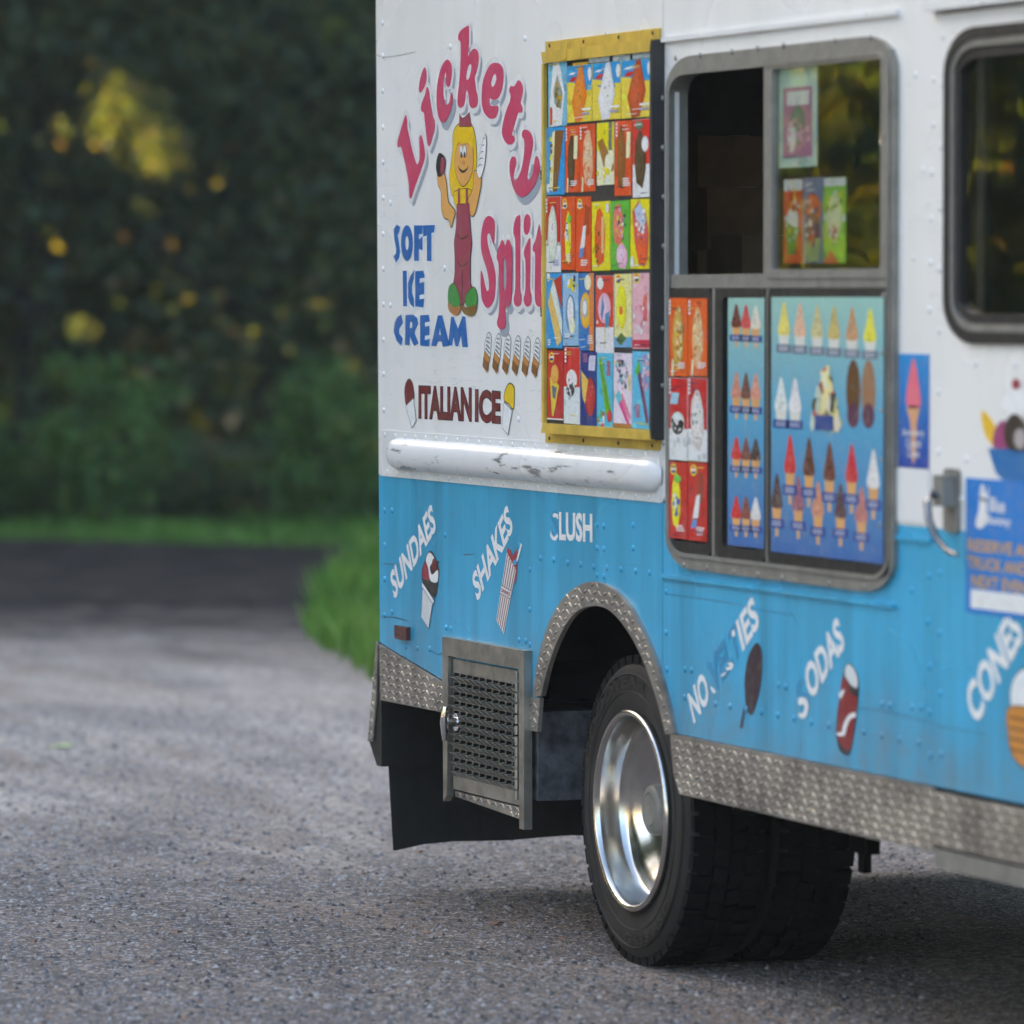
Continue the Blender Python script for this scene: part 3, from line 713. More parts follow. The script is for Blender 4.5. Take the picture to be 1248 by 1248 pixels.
# rivets -------------------------------------------------------------
_rv = [(math.cos(2*math.pi*k/8), math.sin(2*math.pi*k/8)) for k in range(8)]
def rivet(mb, x, z, y=0.0, r=.0088, h=.0058):
    vs = [(x+r*c, y, z+r*s) for c, s in _rv]+[(x+r*.72*c, y-h*.72, z+r*.72*s) for c, s in _rv]+[(x, y-h, z)]
    mb.faces(vs, [(k, (k+1) % 8, 8+(k+1) % 8, 8+k) for k in range(8)]+[(8+k, 8+(k+1) % 8, 16) for k in range(8)])
RV = [(466.5+.003*y, y) for y in (28, 68, 111, 155, 198, 241, 285, 328, 371, 414, 456, 500)]
RV += [(476, 247), (476, 372), (549, 57), (542, 327), (640, 47), (632, 511), (469, 622), (478, 622), (469, 665), (469, 706), (469, 750), (478, 746), (543, 652), (633, 664), (659, 680), (675, 682),
       (646, 694), (646, 743), (544, 765), (550, 766), (495, 788), (509, 790), (524, 791), (633, 780), (641, 781), (646, 786), (724, 691), (740, 692), (757, 694), (775, 696), (792, 698), (728, 701), (736, 702), (708, 688), (692, 686),
       (728, 640), (736, 641), (728, 668), (736, 669), (772, 640), (772, 668),
       (812, 721), (812, 771), (813, 816), (835, 816), (843, 817), (835, 850), (872, 858), (890, 861), (910, 864), (928, 868), (948, 872), (968, 876), (989, 880), (1010, 884), (949, 835), (958, 837),
       (1053, 892), (1075, 896), (1075, 858), (1085, 860), (1112, 862), (1123, 862), (1133, 868), (1134, 921), (1097, 901), (1120, 905), (1131, 758), (1133, 813), (1132, 702), (1111, 719),
       (1116, 91), (1138, 97), (1137, 153), (1125, 207), (1136, 210), (1135, 267), (1113, 314), (1134, 320), (1133, 378)]
RVD = [(1147, 771), (1148, 845), (1149, 919), (1146, 478), (1146, 550), (1147, 698), (1191, 443), (1240, 444), (1150, 103), (1149, 179), (1148, 253), (1147, 328), (1147, 403), (1151, 45), (1175, 608), (1180, 560)]
mb = MB()
for q in RV: x, z = P(*q); rivet(mb, x, z)
for q in RVD: x, z = P(*q); rivet(mb, x, z, -.004)
o = mb.build('rivets', 'side_paint', T, True); o['kind'] = 'stuff'
mb = MB(); x = rx0+.045
while x < rx1-.02:
    rivet(mb, x, rz1-.014, -.004, .0075, .004); rivet(mb, x+.02, rz0+.012, -.004, .0075, .004); x += .092
o = mb.build('rail_rivets', 'white_paint', rail, True); o['kind'] = 'stuff'

# raised window surround and its drip strips
z_led = P(810, 59)[1]+.015; z_dr = P(808, 699)[1]; xl, xr_ = P(810, 300)[0], P(1096, 300)[0]
mb = MB(); mb.box(xl, xr_, -.012, 0, z_led, z_led+.012); mb.build('drip_strip', 'white_paint', T)
mb = MB(); mb.box(xl-.01, P(1092, 735)[0], -.010, 0, z_dr-.010, z_dr); mb.box(P(1092, 645)[0], P(1136, 645)[0], -.008, 0, PAINT_Z-.035, PAINT_Z-.025); mb.build('drip_strip', 'side_paint', T)

# lettering and painted pictures -------------------------------------
PINK = C(192, 62, 98); GREY = C(150, 160, 172); WHT = (.74, .75, .76); BLU = C(22, 96, 168); MAROON = C(110, 30, 34); BLK = (.02, .02, .022)
SC = 5.426
LICK = {
 'L': ([(243,762),(255,800),(255,840),(268,900),(290,1000),(318,1085),(335,1060),(338,1000),(335,920),(345,892),(358,920),(370,990),(372,1040),(355,1100),(325,1185),(300,1255),(283,1308),(270,1300),(266,1215),(248,1110),(232,1040),(214,970),(196,976),(191,940),(212,860)], []),
 'i': ([(385,575),(400,600),(405,650),(418,730),(428,780),(437,795),(438,850),(425,900),(410,950),(398,967),(388,940),(380,870),(372,800),(366,745),(355,740),(347,725),(352,680),(372,630)], []),
 'i_': ([(370,445),(382,480),(380,540),(360,590),(342,612),(333,590),(338,540),(350,490)], []),
 'c': ([(522,393),(545,420),(552,470),(545,530),(535,568),(520,572),(512,550),(514,495),(507,480),(500,510),(495,560),(495,630),(505,680),(522,692),(535,670),(541,630),(553,622),(556,660),(548,710),(530,760),(505,805),(480,805),(462,770),(452,710),(450,640),(455,560),(470,480),(490,425)], []),
 'k': ([(650,174),(663,180),(663,290),(657,370),(670,350),(690,325),(712,325),(727,355),(727,410),(715,470),(702,512),(706,550),(712,600),(722,640),(720,690),(700,713),(680,712),(667,690),(662,640),(656,602),(645,602),(640,650),(628,700),(605,712),(590,690),(590,640),(600,540),(607,440),(610,340),(608,278),(594,262),(595,230),(612,200)], [[(662,430),(680,430),(675,480),(662,522),(646,524),(648,480)]]),
 'e': ([(840,415),(870,425),(890,460),(892,520),(882,590),(862,640),(835,660),(812,655),(803,648),(800,672),(808,698),(835,700),(855,700),(858,730),(845,770),(825,785),(795,780),(765,745),(750,690),(748,620),(757,540),(780,470),(808,425)], [[(838,488),(846,520),(834,560),(818,575),(811,550),(822,505)]]),
 't': ([(990,530),(1012,550),(1022,590),(1015,640),(1006,680),(1018,715),(1012,745),(990,745),(975,790),(955,860),(948,892),(962,900),(966,930),(945,955),(915,950),(890,910),(882,860),(895,790),(915,720),(935,670),(940,630),(930,600),(940,570),(965,570)], []),
 'y': ([(1040,857),(1065,870),(1085,910),(1087,960),(1075,1030),(1060,1100),(1050,1180),(1060,1190),(1085,1150),(1095,1080),(1105,1035),(1120,1040),(1132,1085),(1125,1150),(1100,1220),(1065,1270),(1030,1300),(1000,1300),(965,1260),(945,1200),(933,1130),(935,1070),(950,1038),(970,1040),(978,1075),(965,1130),(960,1180),(972,1195),(1000,1150),(1020,1080),(1030,1000),(1030,930),(1015,900),(1020,865)], []) }
SPL = {
 'S': ([(790,343),(815,350),(833,380),(833,450),(828,530),(815,500),(800,460),(785,465),(785,510),(800,580),(825,660),(840,740),(838,830),(828,900),(800,945),(775,945),(752,900),(743,830),(742,710),(755,730),(768,790),(780,835),(795,830),(795,770),(780,690),(757,620),(743,540),(748,440),(765,370)], []),
 'p': ([(885,500),(895,525),(905,540),(915,505),(930,505),(945,550),(950,640),(948,780),(945,880),(930,935),(915,945),(906,930),(903,980),(908,1040),(900,1080),(880,1092),(858,1080),(850,1045),(862,980),(865,860),(862,740),(860,660),(848,620),(852,570),(870,530)], [[(900,618),(910,660),(912,780),(905,830),(895,830),(890,760),(892,650)]]),
 'l': ([(995,338),(1003,350),(1003,450),(1003,600),(1003,820),(1012,870),(1010,920),(990,942),(968,930),(960,890),(970,830),(972,650),(970,500),(958,460),(960,410),(975,355)], []),
 'i_': ([(1050,330),(1068,350),(1070,400),(1062,445),(1045,467),(1030,450),(1026,400),(1033,350)], []),
 'i': ([(1062,493),(1070,505),(1070,650),(1068,820),(1078,870),(1075,920),(1055,942),(1035,930),(1026,890),(1037,830),(1038,650),(1028,600),(1032,560),(1048,520)], []),
 't': ([(1130,398),(1137,440),(1142,470),(1158,490),(1158,575),(1143,590),(1140,700),(1140,820),(1145,870),(1158,880),(1158,930),(1135,945),(1110,930),(1100,880),(1100,760),(1102,640),(1100,585),(1088,575),(1088,540),(1105,500),(1118,440)], []) }
def fancy(name, glyphs, oy, word):
    hold = MB(); sh = MB(); wh = MB()
    for gi, (ol, holes) in enumerate(glyphs.values()):
        pl = PL(smooth_loop(ol, 4), 450, oy, SC); hl = [PL(smooth_loop(h, 4), 450, oy, SC) for h in holes]
        shl = PL([(x+17, y+42) for x, y in smooth_loop(ol, 4)], 450, oy, SC)
        sh.poly(offset_loop(shl, .004), -.0006-.00004*gi, 0, col=GREY); wh.poly(offset_loop(pl, .016), -.0012-.00004*gi, 0, col=WHT)
        hold.poly(pl, -.0024, .0008, hl, PINK)
    o = hold.build(name, 'vinyl_print', T); tag(o, word); sh.build('letter_shadow', 'vinyl_print', o); wh.build('letter_outline', 'vinyl_print', o)
fancy('painted_word', LICK, 0, 'raspberry pink arched word Lickety with grey drop shadow')
fancy('painted_word', SPL, 200, 'raspberry pink word Split with grey drop shadow')
SOFT = [[(165,430),(185,400),(207,415),(200,450),(190,470),(200,530),(207,580),(200,620),(180,650),(163,612),(180,590),(182,560),(170,500)],
        [(300,405),(357,405),(355,460),(330,465),(330,500),(355,480),(355,570),(330,560),(330,640),(300,640)],
        [(360,405),(437,402),(430,450),(413,455),(413,640),(385,640),(385,470),(360,480)],
        [(225,705),(250,705),(252,940),(228,940)],
        [(300,700),(297,760),(285,800),(285,850),(297,890),(300,950),(275,925),(260,880),(260,790),(275,740)],
        [(308,708),(360,705),(370,750),(335,755),(335,790),(365,780),(365,860),(335,865),(335,895),(365,890),(360,948),(308,940)],
        [(215,995),(225,1050),(200,1090),(200,1120),(225,1150),(215,1200),(185,1170),(165,1110),(170,1050),(190,1010)],
        [(340,1000),(395,997),(403,1040),(370,1045),(370,1075),(400,1070),(400,1130),(370,1135),(370,1165),(402,1155),(400,1205),(340,1200)],
        [(545,1010),(560,1010),(590,1090),(620,1005),(638,1010),(655,1210),(620,1210),(610,1130),(590,1205),(575,1205),(560,1140),(550,1200),(525,1195)]]
SOFTH = [(ell(252, 522, 38, 118, 24), [ell(252, 522, 13, 48, 16)]),
         ([(243,998),(290,995),(318,1015),(325,1055),(305,1100),(300,1115),(328,1185),(300,1202),(280,1160),(270,1130),(268,1198),(240,1195)], [[(270,1040),(288,1045),(288,1080),(270,1088)]]),
         ([(458,1000),(485,1000),(533,1200),(490,1208),(482,1172),(455,1172),(445,1203),(413,1200)], [[(470,1075),(479,1130),(461,1130)]])]
mb = MB()
for ol in SOFT:
    mb.poly(offset_loop(PL([(x+3, y+10) for x, y in ol], 450, 200, SC), .006), -.0008, 0, col=C(215, 224, 228)); mb.poly(PL(ol, 450, 200, SC), -.0018, .0008, col=BLU)
for ol, hs in SOFTH: mb.poly(PL(ol, 450, 200, SC), -.0018, .0008, [PL(h, 450, 200, SC) for h in hs], BLU)
tag(mb.build('painted_words', 'vinyl_print', T), 'blue painted words SOFT ICE CREAM')
# painted girl with cones (flat paint)
TAN = C(214, 158, 84); YEL = C(222, 186, 14); DPK = C(150, 62, 82)
mb = MB()
def art(mb, pts, col, lay, oy=0, sm=True, ox=450, sc=SC, edge=0.0):
    pl = PL(smooth_loop(pts, 3) if sm else pts, ox, oy, sc)
    if edge: mb.poly(offset_loop(pl, edge), -.0008-lay*.0004+.0002, 0, col=BLK)
    mb.poly(pl, -.0008-lay*.0004, 0, col=col)
art(mb, [(570,850),(600,820),(660,815),(690,850),(708,950),(712,1050),(708,1150),(695,1230),(680,1300),(565,1300),(540,1250),(533,1160),(545,1080),(555,980),(555,900)], YEL, 1, edge=.003)
art(mb, [(600,755),(616,785),(638,775),(665,745),(678,835),(598,835)], DPK, 2, 0, False, edge=.002)
art(mb, [(598,945),(650,938),(685,975),(692,1080),(670,1180),(625,1232),(592,1190),(570,1110),(574,1010)], TAN, 3, edge=.002)
art(mb, [(570,900),(600,860),(640,850),(690,900),(692,985),(665,950),(640,945),(620,950),(598,940),(580,965)], YEL, 4)
for ex in (614, 637):
    art(mb, ell(ex, 1000, 11, 40, 14), (.75, .75, .75), 5, 0, False, edge=.0015); art(mb, ell(ex+1, 1022, 5, 20, 10), BLK, 6, 0, False)
art(mb, [(592,1095),(605,1130),(628,1142),(650,1125),(660,1095),(650,1112),(628,1128),(607,1115)], BLK, 5)
art(mb, ell(628, 1075, 12, 16, 12), C(196, 138, 68), 5, 0, False)
art(mb, [(560,1285),(600,1255),(660,1250),(690,1285),(668,1365),(583,1375)], YEL, 2, edge=.002)
art(mb, [(455,1150),(495,1140),(515,1220),(525,1330),(548,1365),(572,1400),(560,1450),(545,1503),(528,1450),(500,1440),(482,1380),(480,1270),(460,1220)], TAN, 3, edge=.003)
art(mb, [(700,1130),(745,1180),(728,1300),(702,1410),(675,1420),(655,1330),(690,1250)], TAN, 3, edge=.003)
art(mb, [(470,1010),(508,1050),(500,1140),(465,1170),(447,1120),(450,1060)], BLK, 4); art(mb, [(482,1045),(505,1060),(500,1130),(478,1150)], DPK, 5)
art(mb, [(770,890),(778,960),(765,1100),(735,1180),(715,1120),(735,1020)], C(228, 232, 232), 4, edge=.002)
for k in range(5): art(mb, [(722+k*9, 1110-k*45), (735+k*8, 1085-k*44), (760+k*3, 1095-k*44), (738+k*7, 1093-k*44)], C(90, 95, 100), 5)
art(mb, [(585,270),(665,265),(670,400),(682,520),(672,620),(672,790),(690,820),(645,890),(620,940),(600,900),(560,800),(572,720),(572,620),(567,520),(580,420)], DPK, 4, 200, False, edge=.003)
for sx in (598, 650): art(mb, [(sx-6, 160), (sx+6, 160), (sx+8, 285), (sx-6, 285)], DPK, 5, 200, False)
for sy in (460, 640): art(mb, [(585,sy),(620,sy+28),(662,sy),(655,sy+18),(620,sy+40),(592,sy+18)], C(92, 60, 30), 5, 200)
art(mb, [(618,700),(624,700),(624,930),(618,930)], C(90, 40, 50), 5, 200, False)
for pts in ([(530,830),(550,795),(575,800),(600,870),(605,930),(570,950),(530,920)], [(640,880),(690,815),(715,850),(715,930),(660,948)]): art(mb, pts, C(60, 140, 62), 5, 200, True, edge=.002)
art(mb, [(528,915),(570,948),(608,935),(605,980),(575,1000),(535,970)], C(170, 110, 60), 6, 200); art(mb, [(612,935),(660,948),(715,928),(705,990),(670,1005),(630,985)], C(120, 88, 36), 6, 200)
tag(mb.build('painted_figure', 'vinyl_print', T), 'painted girl with long yellow hair and pink overalls holding cones')
# row of six soft-serve cones
mb = MB()
for k in range(6):
    ox, oy = k*64.5, k*7
    art(mb, [(790+ox,140+oy),(808+ox,165+oy),(806+ox,230+oy),(800+ox,305+oy),(768+ox,255+oy),(768+ox,200+oy)], C(218, 222, 222), 1, 380, edge=.0025)
    for j in range(4): art(mb, [(770+ox+3*j,245+oy-24*j),(800+ox,280+oy-34*j),(804+ox,274+oy-34*j),(776+ox+3*j,236+oy-24*j)], C(105, 105, 105), 2, 380, False)
    art(mb, [(766+ox,258+oy),(802+ox,308+oy),(780+ox,400+oy),(753+ox,355+oy)], C(190, 130, 60), 2, 380, False, edge=.0025)
    for j in range(4): art(mb, [(758+ox,300+oy+18*j),(794+ox,340+oy+14*j),(792+ox,348+oy+14*j),(757+ox,310+oy+18*j)], C(80, 48, 24), 3, 380, False)
tag(mb.build('painted_cones', 'vinyl_print', T), 'row of six small painted soft serve cones')
# ITALIAN ICE
mb = MB()
a, b = (450+330/SC, 380+700/SC), (450+676/SC, 380+722/SC); a2, b2 = (450+703/SC, 380+724/SC), (450+868/SC, 380+740/SC)
for t, p, q in (('ITALIAN', a, b), ('ICE', a2, b2)):
    text_px(mb, t, (p[0]-.6, p[1]+1.2), (q[0]+.6, q[1]+1.2), 41, -.0008, BLK, .055); text_px(mb, t, p, q, 38.5, -.0016, MAROON, .03)
tag(mb.build('painted_words', 'vinyl_print', T), 'maroon painted words ITALIAN ICE with black outline')
mb = MB()
art(mb, [(262,448),(285,470),(295,520),(298,575),(275,590),(248,612),(240,580),(238,500)], MAROON, 1, 380, edge=.003); art(mb, [(245,625),(295,572),(312,720),(285,765)], C(222, 226, 228), 2, 380, False, edge=.0035)
tag(mb.build('painted_cup', 'vinyl_print', T), 'painted cup of dark red italian ice'); mb = MB()
art(mb, [(930,478),(958,500),(960,560),(955,640),(925,605),(895,580),(903,520)], YEL, 1, 380, edge=.004); art(mb, [(895,600),(948,655),(920,810),(883,765)], C(222, 226, 228), 2, 380, False, edge=.0035)
tag(mb.build('painted_cup', 'vinyl_print', T), 'painted cup of yellow italian ice')

# lower lettering
LW = C(226, 232, 236); GH = (.028, .28, .52)
mb = MB(); h = .088
def diag(mb, txt, a, b, col=LW, hh=h, y=-.0012, bold=.034): put_text(mb, txt, P(*a), P(*b), hh, y, col, bold)
diag(mb, 'SUNDAES', (481.3, 731.5), (532.5, 645)); tag(mb.build('sticker_word', 'vinyl_print', T), 'slanted white word SUNDAES')
mb = MB(); diag(mb, 'SHAKES', (582.5, 734.5), (626.5, 645)); tag(mb.build('sticker_word', 'vinyl_print', T), 'slanted white word SHAKES')
mb = MB(); diag(mb, 'LUSH', (682, 658.5), (722.5, 661.5), hh=.078)
a0 = P(672, 657); put_text(mb, 'S', a0, P(681, 657.8), .078, -.0010, GH, .018)
mb.poly(PL([(676,625),(681,627),(681,633),(678,630),(675,631),(674,628)]), -.0016, 0, col=LW); mb.poly(PL([(672,646),(673,651),(676,655),(680,650),(681,654),(678,659),(674,658),(671,653)]), -.0016, 0, col=LW)
tag(mb.build('sticker_word', 'vinyl_print', T), 'white word SLUSH with its first letter worn off')
mb = MB(); S4 = 4.16
def p4(x, y): return (790+x/S4, 690+y/S4)
diag(mb, 'NO', p4(235, 803), p4(318, 676)); diag(mb, 'VELT', p4(330, 650), p4(478, 442), GH); diag(mb, 'IES', p4(482, 436), p4(570, 298))
for pts in ([(325,610),(348,635),(340,648),(330,640),(318,615)], [(370,555),(392,535),(398,545),(378,562)], [(402,490),(430,487),(438,505),(425,525),(400,530),(397,515),(420,508)], [(425,330),(440,320),(446,350),(430,362)]): mb.poly(PL(pts, 790, 690, S4), -.0018, 0, col=LW)
tag(mb.build('sticker_word', 'vinyl_print', T), 'slanted word NOVELTIES with its middle letters worn away')
mb = MB(); diag(mb, 'ODAS', p4(828, 688), p4(1003, 408)); put_text(mb, 'S', P(*p4(792, 770)), P(*p4(826, 700)), h, -.0010, GH, .018)
mb.poly(PL(smooth_loop([(765,672),(795,665),(815,700),(812,740),(795,772),(768,765),(765,745),(785,745),(795,720),(788,700),(768,705)], 3), 790, 690, S4), -.0018, 0, col=LW)
tag(mb.build('sticker_word', 'vinyl_print', T), 'slanted white word SODAS with a half worn first letter')
mb = MB(); put_text(mb, 'CONES', P(1192, 887), P(1251, 778), .098, -.0055, LW, .034); tag(mb.build('sticker_word', 'vinyl_print', T), 'slanted white word CONES on the cab door')
# little pictures beside the words
S5 = 5.2
def a5(mb, pts, col, lay, sm=True, edge=0.0): art(mb, pts, col, lay, 560, sm, 440, S5, edge)
mb = MB(); a5(mb, [(440,585),(462,600),(470,630),(485,660),(495,700),(490,770),(470,870),(395,780),(390,700),(405,650),(420,610)], BLK, 1, edge=.003)
a5(mb, [(395,690),(412,650),(430,690),(438,760),(395,752)], C(150, 40, 60), 2); a5(mb, [(440,590),(460,610),(468,640),(440,680),(455,730),(490,700),(490,770),(465,780),(440,760),(430,690),(415,640),(425,605)], C(235, 235, 235), 3)
a5(mb, ell(468, 668, 15, 42, 16), C(110, 24, 28), 4, False); a5(mb, [(393,780),(468,895),(462,915),(392,805)], C(238, 238, 236), 4, False, .003); a5(mb, [(396,815),(456,905),(432,1070),(386,1000)], C(205, 208, 210), 3, False, .003)
a5(mb, [(480,652),(498,640),(500,648),(484,662)], BLK, 4, False)
tag(mb.build('sticker_picture', 'vinyl_print', T), 'sticker of a sundae cup with cherry')
mb = MB(); a5(mb, [(925,560),(950,575),(965,610),(985,570),(992,620),(990,720),(978,790),(960,700),(935,620)], C(150, 30, 50), 1)
a5(mb, [(1015,530),(1024,540),(995,650),(986,640)], C(228, 228, 226), 2, False); a5(mb, [(968,640),(990,630),(990,665),(968,670)], C(50, 150, 200), 3, False)
a5(mb, [(928,590),(985,700),(908,1108),(860,1020)], C(232, 228, 226), 2, False)
for k in range(5):
    t = (k+.5)/5; x0, z0 = 928+57*t, 590+110*t; x1, z1 = 860+48*t, 1020+88*t
    a5(mb, [(x0-2.5, z0), (x0+2.5, z0+4), (x1+2, z1), (x1-2, z1-4)], C(120, 36, 40), 3, False)
a5(mb, [(893,800),(958,835),(950,880),(886,845)], C(225, 215, 215), 4, False, .002); text_px(mb, 'DRINKS', (440+892/S5, 560+838/S5), (440+948/S5, 560+868/S5), 5, -.0030, C(120, 36, 40), .02)
tag(mb.build('sticker_picture', 'vinyl_print', T), 'sticker of a striped milkshake cup with straw')
mb = MB(); art(mb, [(552,388),(575,420),(580,500),(572,600),(555,680),(528,755),(500,720),(490,600),(500,500),(520,430)], C(46, 26, 38), 1, 690, True, 790, S4); art(mb, [(485,715),(497,705),(480,820),(466,822)], C(60, 34, 48), 1, 690, False, 790, S4)
tag(mb.build('sticker_picture', 'vinyl_print', T), 'sticker of a dark plum ice pop on a stick')
mb = MB(); art(mb, [(1020,492),(1055,530),(1070,600),(1065,700),(1050,820),(1030,930),(1005,958),(970,930),(955,850),(960,740),(980,620),(995,530)], BLK, 1, 690, True, 790, S4)
art(mb, [(990,560),(1030,620),(1062,660),(1055,740),(1030,920),(1000,925),(970,880),(962,800),(972,680)], C(130, 24, 28), 2, 690, True, 790, S4)
art(mb, [(1022,498),(1052,530),(1066,590),(1055,625),(1030,600),(1003,555),(1005,515)], C(210, 214, 216), 3, 690, True, 790, S4); art(mb, [(1055,742),(1020,755),(995,800),(985,840),(962,845),(965,858),(1000,858),(1010,820),(1030,775),(1055,765)], C(230, 230, 230), 4, 690, True, 790, S4)
art(mb, [(1020,600),(1062,625),(1058,660),(1030,640)], BLK, 4, 690, True, 790, S4); art(mb, [(975,640),(1002,625),(985,665),(975,668)], C(225, 225, 225), 4, 690, True, 790, S4)
tag(mb.build('sticker_picture', 'vinyl_print', T), 'sticker of a red soda can with white swoosh')
mb = MB()
def ad(mb, pts, col, lay, sm=True, edge=0.0):
    pl = PL(smooth_loop(pts, 3) if sm else pts)
    if edge: mb.poly(offset_loop(pl, edge), -.0045-lay*.0004+.0002, 0, col=BLK)
    mb.poly(pl, -.0045-lay*.0004, 0, col=col)
ad(mb, [(1238,828),(1252,815),(1268,830),(1272,870),(1240,868),(1234,850)], C(220, 225, 228), 1, edge=.004); ad(mb, [(1233,862),(1272,872),(1268,915),(1252,935),(1236,918),(1231,890)], C(196, 130, 50), 2, edge=.004)
for k in range(4): ad(mb, [(1233, 872+13*k), (1270, 880+13*k), (1270, 883+13*k), (1233, 875+13*k)], C(110, 66, 24), 3, False)
tag(mb.build('sticker_picture', 'vinyl_print', T), 'sticker of a waffle cone on the cab door')
# banana split picture
mb = MB(); ad(mb, [(1198,505),(1203,502),(1216,520),(1226,545),(1215,545),(1203,530)], C(226, 182, 20), 1)
ad(mb, [(1213,545),(1216,522),(1226,512),(1233,530),(1234,546)], C(150, 60, 110), 2); ad(mb, [(1226,520),(1238,504),(1250,512),(1262,530),(1262,548),(1232,548)], C(56, 46, 40), 3); ad(mb, ell(1246, 535, 7, 13, 14), C(168, 160, 160), 4, False)
ad(mb, [(1252,505),(1275,500),(1285,545),(1258,548)], C(214, 200, 170), 3); ad(mb, [(1222,495),(1232,475),(1238,468),(1248,476),(1256,500),(1240,506)], C(226, 228, 230), 2)
ad(mb, [(1207,546),(1330,552),(1318,590),(1290,612),(1240,602),(1216,576)], C(22, 104, 168), 3, False); ad(mb, ell(1241, 468, 5, 7, 12), C(150, 50, 66), 4, False)
tag(mb.build('sticker_picture', 'vinyl_print', T), 'sticker of a banana split in a blue bowl')
# blue booking poster on the cab door
mb = MB(); bx = P(1400, 640)[0]; BLUEP = C(16, 118, 200); px0, pz1 = P(1180, 582); pz0 = P(1180, 746)[1]
mb.poly([(px0, pz1), (bx, pz1), (bx, pz0), (px0, pz0)], -.0060, .0018, col=BLUEP); mb.poly([(px0+.03, pz0+.012), (bx-.03, pz0+.012), (bx-.03, pz0+.054), (px0+.03, pz0+.054)], -.0066, 0, col=C(225, 228, 232))
def pst(txt, a, b, hpx, col, bold=.02): A, B = P(*a), P(*b); put_text(mb, txt, A, B, P(a[0], a[1]-hpx)[1]-A[1], -.0066, col, bold)
GOLDT = C(206, 160, 60)
pst('RESERVE AN', (1183, 671), (1262, 680), 15, GOLDT); pst('TRUCK AND', (1182, 692), (1255, 702), 15, GOLDT); pst('NEXT EVENT', (1187, 715), (1264, 726), 15, GOLDT)
pst('Blue', (1209, 623), (1228, 626), 18, C(226, 230, 235)); pst('Bunny', (1205, 641), (1235, 645), 14, C(226, 230, 235))
for pts in ([(1199,592),(1202,591),(1204,602),(1206,600),(1208,592),(1207,606),(1203,612),(1198,606)], [(1198,606),(1205,610),(1206,624),(1204,640),(1196,644),(1192,638),(1196,622)]): mb.poly(PL(smooth_loop(pts, 3)), -.0066, 0, col=C(226, 230, 235))
tag(mb.build('poster', 'poster_print', T), 'blue poster with gold capitals and white logo on the cab door')
# narrow cone sticker and blank plate by the door handle
mb = MB(); cx0, cz1 = P(1097, 431); cx1 = P(1133, 431)[0]; cz0 = P(1097, 569)[1]
def grad(v, z0=cz0, z1=cz1):
    t = max(0, min(1, (v[2]-z0)/(z1-z0))); a, b = C(20, 60, 160), C(40, 140, 210); return tuple(a[i]+(b[i]-a[i])*t for i in range(3))
mb.poly([(cx0, cz1), (cx1, cz1), (cx1, cz0), (cx0, cz0)], -.003, .002, col=grad)
for pts, col in (([(1115,436),(1121,465),(1124,490),(1121,497),(1110,497),(1106,488),(1109,462)], C(226, 110, 130)), ([(1107,496),(1122,497),(1119,515),(1117,560),(1113,560),(1111,515)], C(214, 160, 120))): mb.poly(PL(smooth_loop(pts, 3)), -.0036, 0, col=col)
for k, (t, x0, x1) in enumerate((('Strawberry', 1102, 1128), ('Crunch', 1106, 1124), ('Cone', 1108, 1122))): A, B = P(x0, 533+12*k), P(x1, 534+12*k); put_text(mb, t, A, B, .02, -.0042, C(230, 230, 235), .01)
tag(mb.build('sticker', 'poster_print', T), 'narrow blue sticker with a pink dipped cone')
mb = MB(); x0, z1 = P(1093, 570); x1 = P(1134, 570)[0]; mb.poly([(x0, z1), (x1, z1), (x1, PAINT_Z+.008), (x0, PAINT_Z+.008)], -.004, .003); mb.build('blank_plate', 'white_vinyl', T)
# marker lamp
mb = MB(); x0, z1 = P(486, 762); x1, z0 = P(500.5, 779.5)[0], P(486, 778)[1]; mb.box(x0, x1, -.014, -.001, z0, z1); mb.build('marker_lamp', 'lamp_lens', T)

mb = MB()
for path, wd in (([(458, 66), (466, 70), (485, 68), (507, 63)], .6), ([(466, 70), (470, 74)], .5), ([(812, 724), (850, 729), (885, 734), (930, 744), (968, 750)], .45), ([(465, 752), (480, 752), (497, 757)], .8), ([(468, 687), (488, 688)], .6),
                 ([(1020, 862), (1063, 864), (1100, 872), (1136, 881), (1160, 886)], .6), ([(1143, 884), (1205, 895)], .6), ([(525, 793), (535, 798), (547, 792)], .7), ([(565, 676), (578, 675)], .8)):
    for (ax, ay), (bx_, by) in zip(path[:-1], path[1:]): mb.poly(PL([(ax, ay-wd), (bx_, by-wd*.6), (bx_, by+wd*.6), (ax, ay+wd)]), -.0007 if ax < 1140 else -.0047, 0, col=C(40, 90, 118) if ay > 500 else C(150, 152, 148))
o = mb.build('scratches', 'vinyl_print', T); o['kind'] = 'stuff'
# menu board ----------------------------------------------------------
bd = empty('menu_board'); bd.parent = T
BD = .026
bx0 = P(668, 300)[0]; bx1 = P(806, 300)[0]; bz1 = P(669, 51)[1]; bz0 = P(667.5, 539)[1]
flz1 = P(664, 64, -BD)[1]; flz0 = P(664, 527, -BD)[1]
fx0, fx1 = P(664.5, 300, -BD)[0], P(798, 300, -BD)[0]
mb = MB(); mb.box(fx0+.004, fx1-.001, -BD, -.0005, flz0, flz1); mb.build('backing_board', 'dark_board', bd)
mb = MB(); mb.box(bx0, bx1, -.008, -.001, flz1+.002, bz1); mb.build('top_rail', 'gold_trim', bd)
mb = MB(); mb.box(bx0, bx1, -.008, -.001, bz0, flz0-.002); mb.build('bottom_rail', 'gold_trim', bd)
bh = .030
mb = MB(); mb.poly([(fx0-.002, flz1+.001), (fx1, flz1+.001), (fx1-.01, flz1-bh), (fx0+.012, flz1-bh)], -BD-.012, .012); mb.build('frame_bar', 'gold_trim', bd)
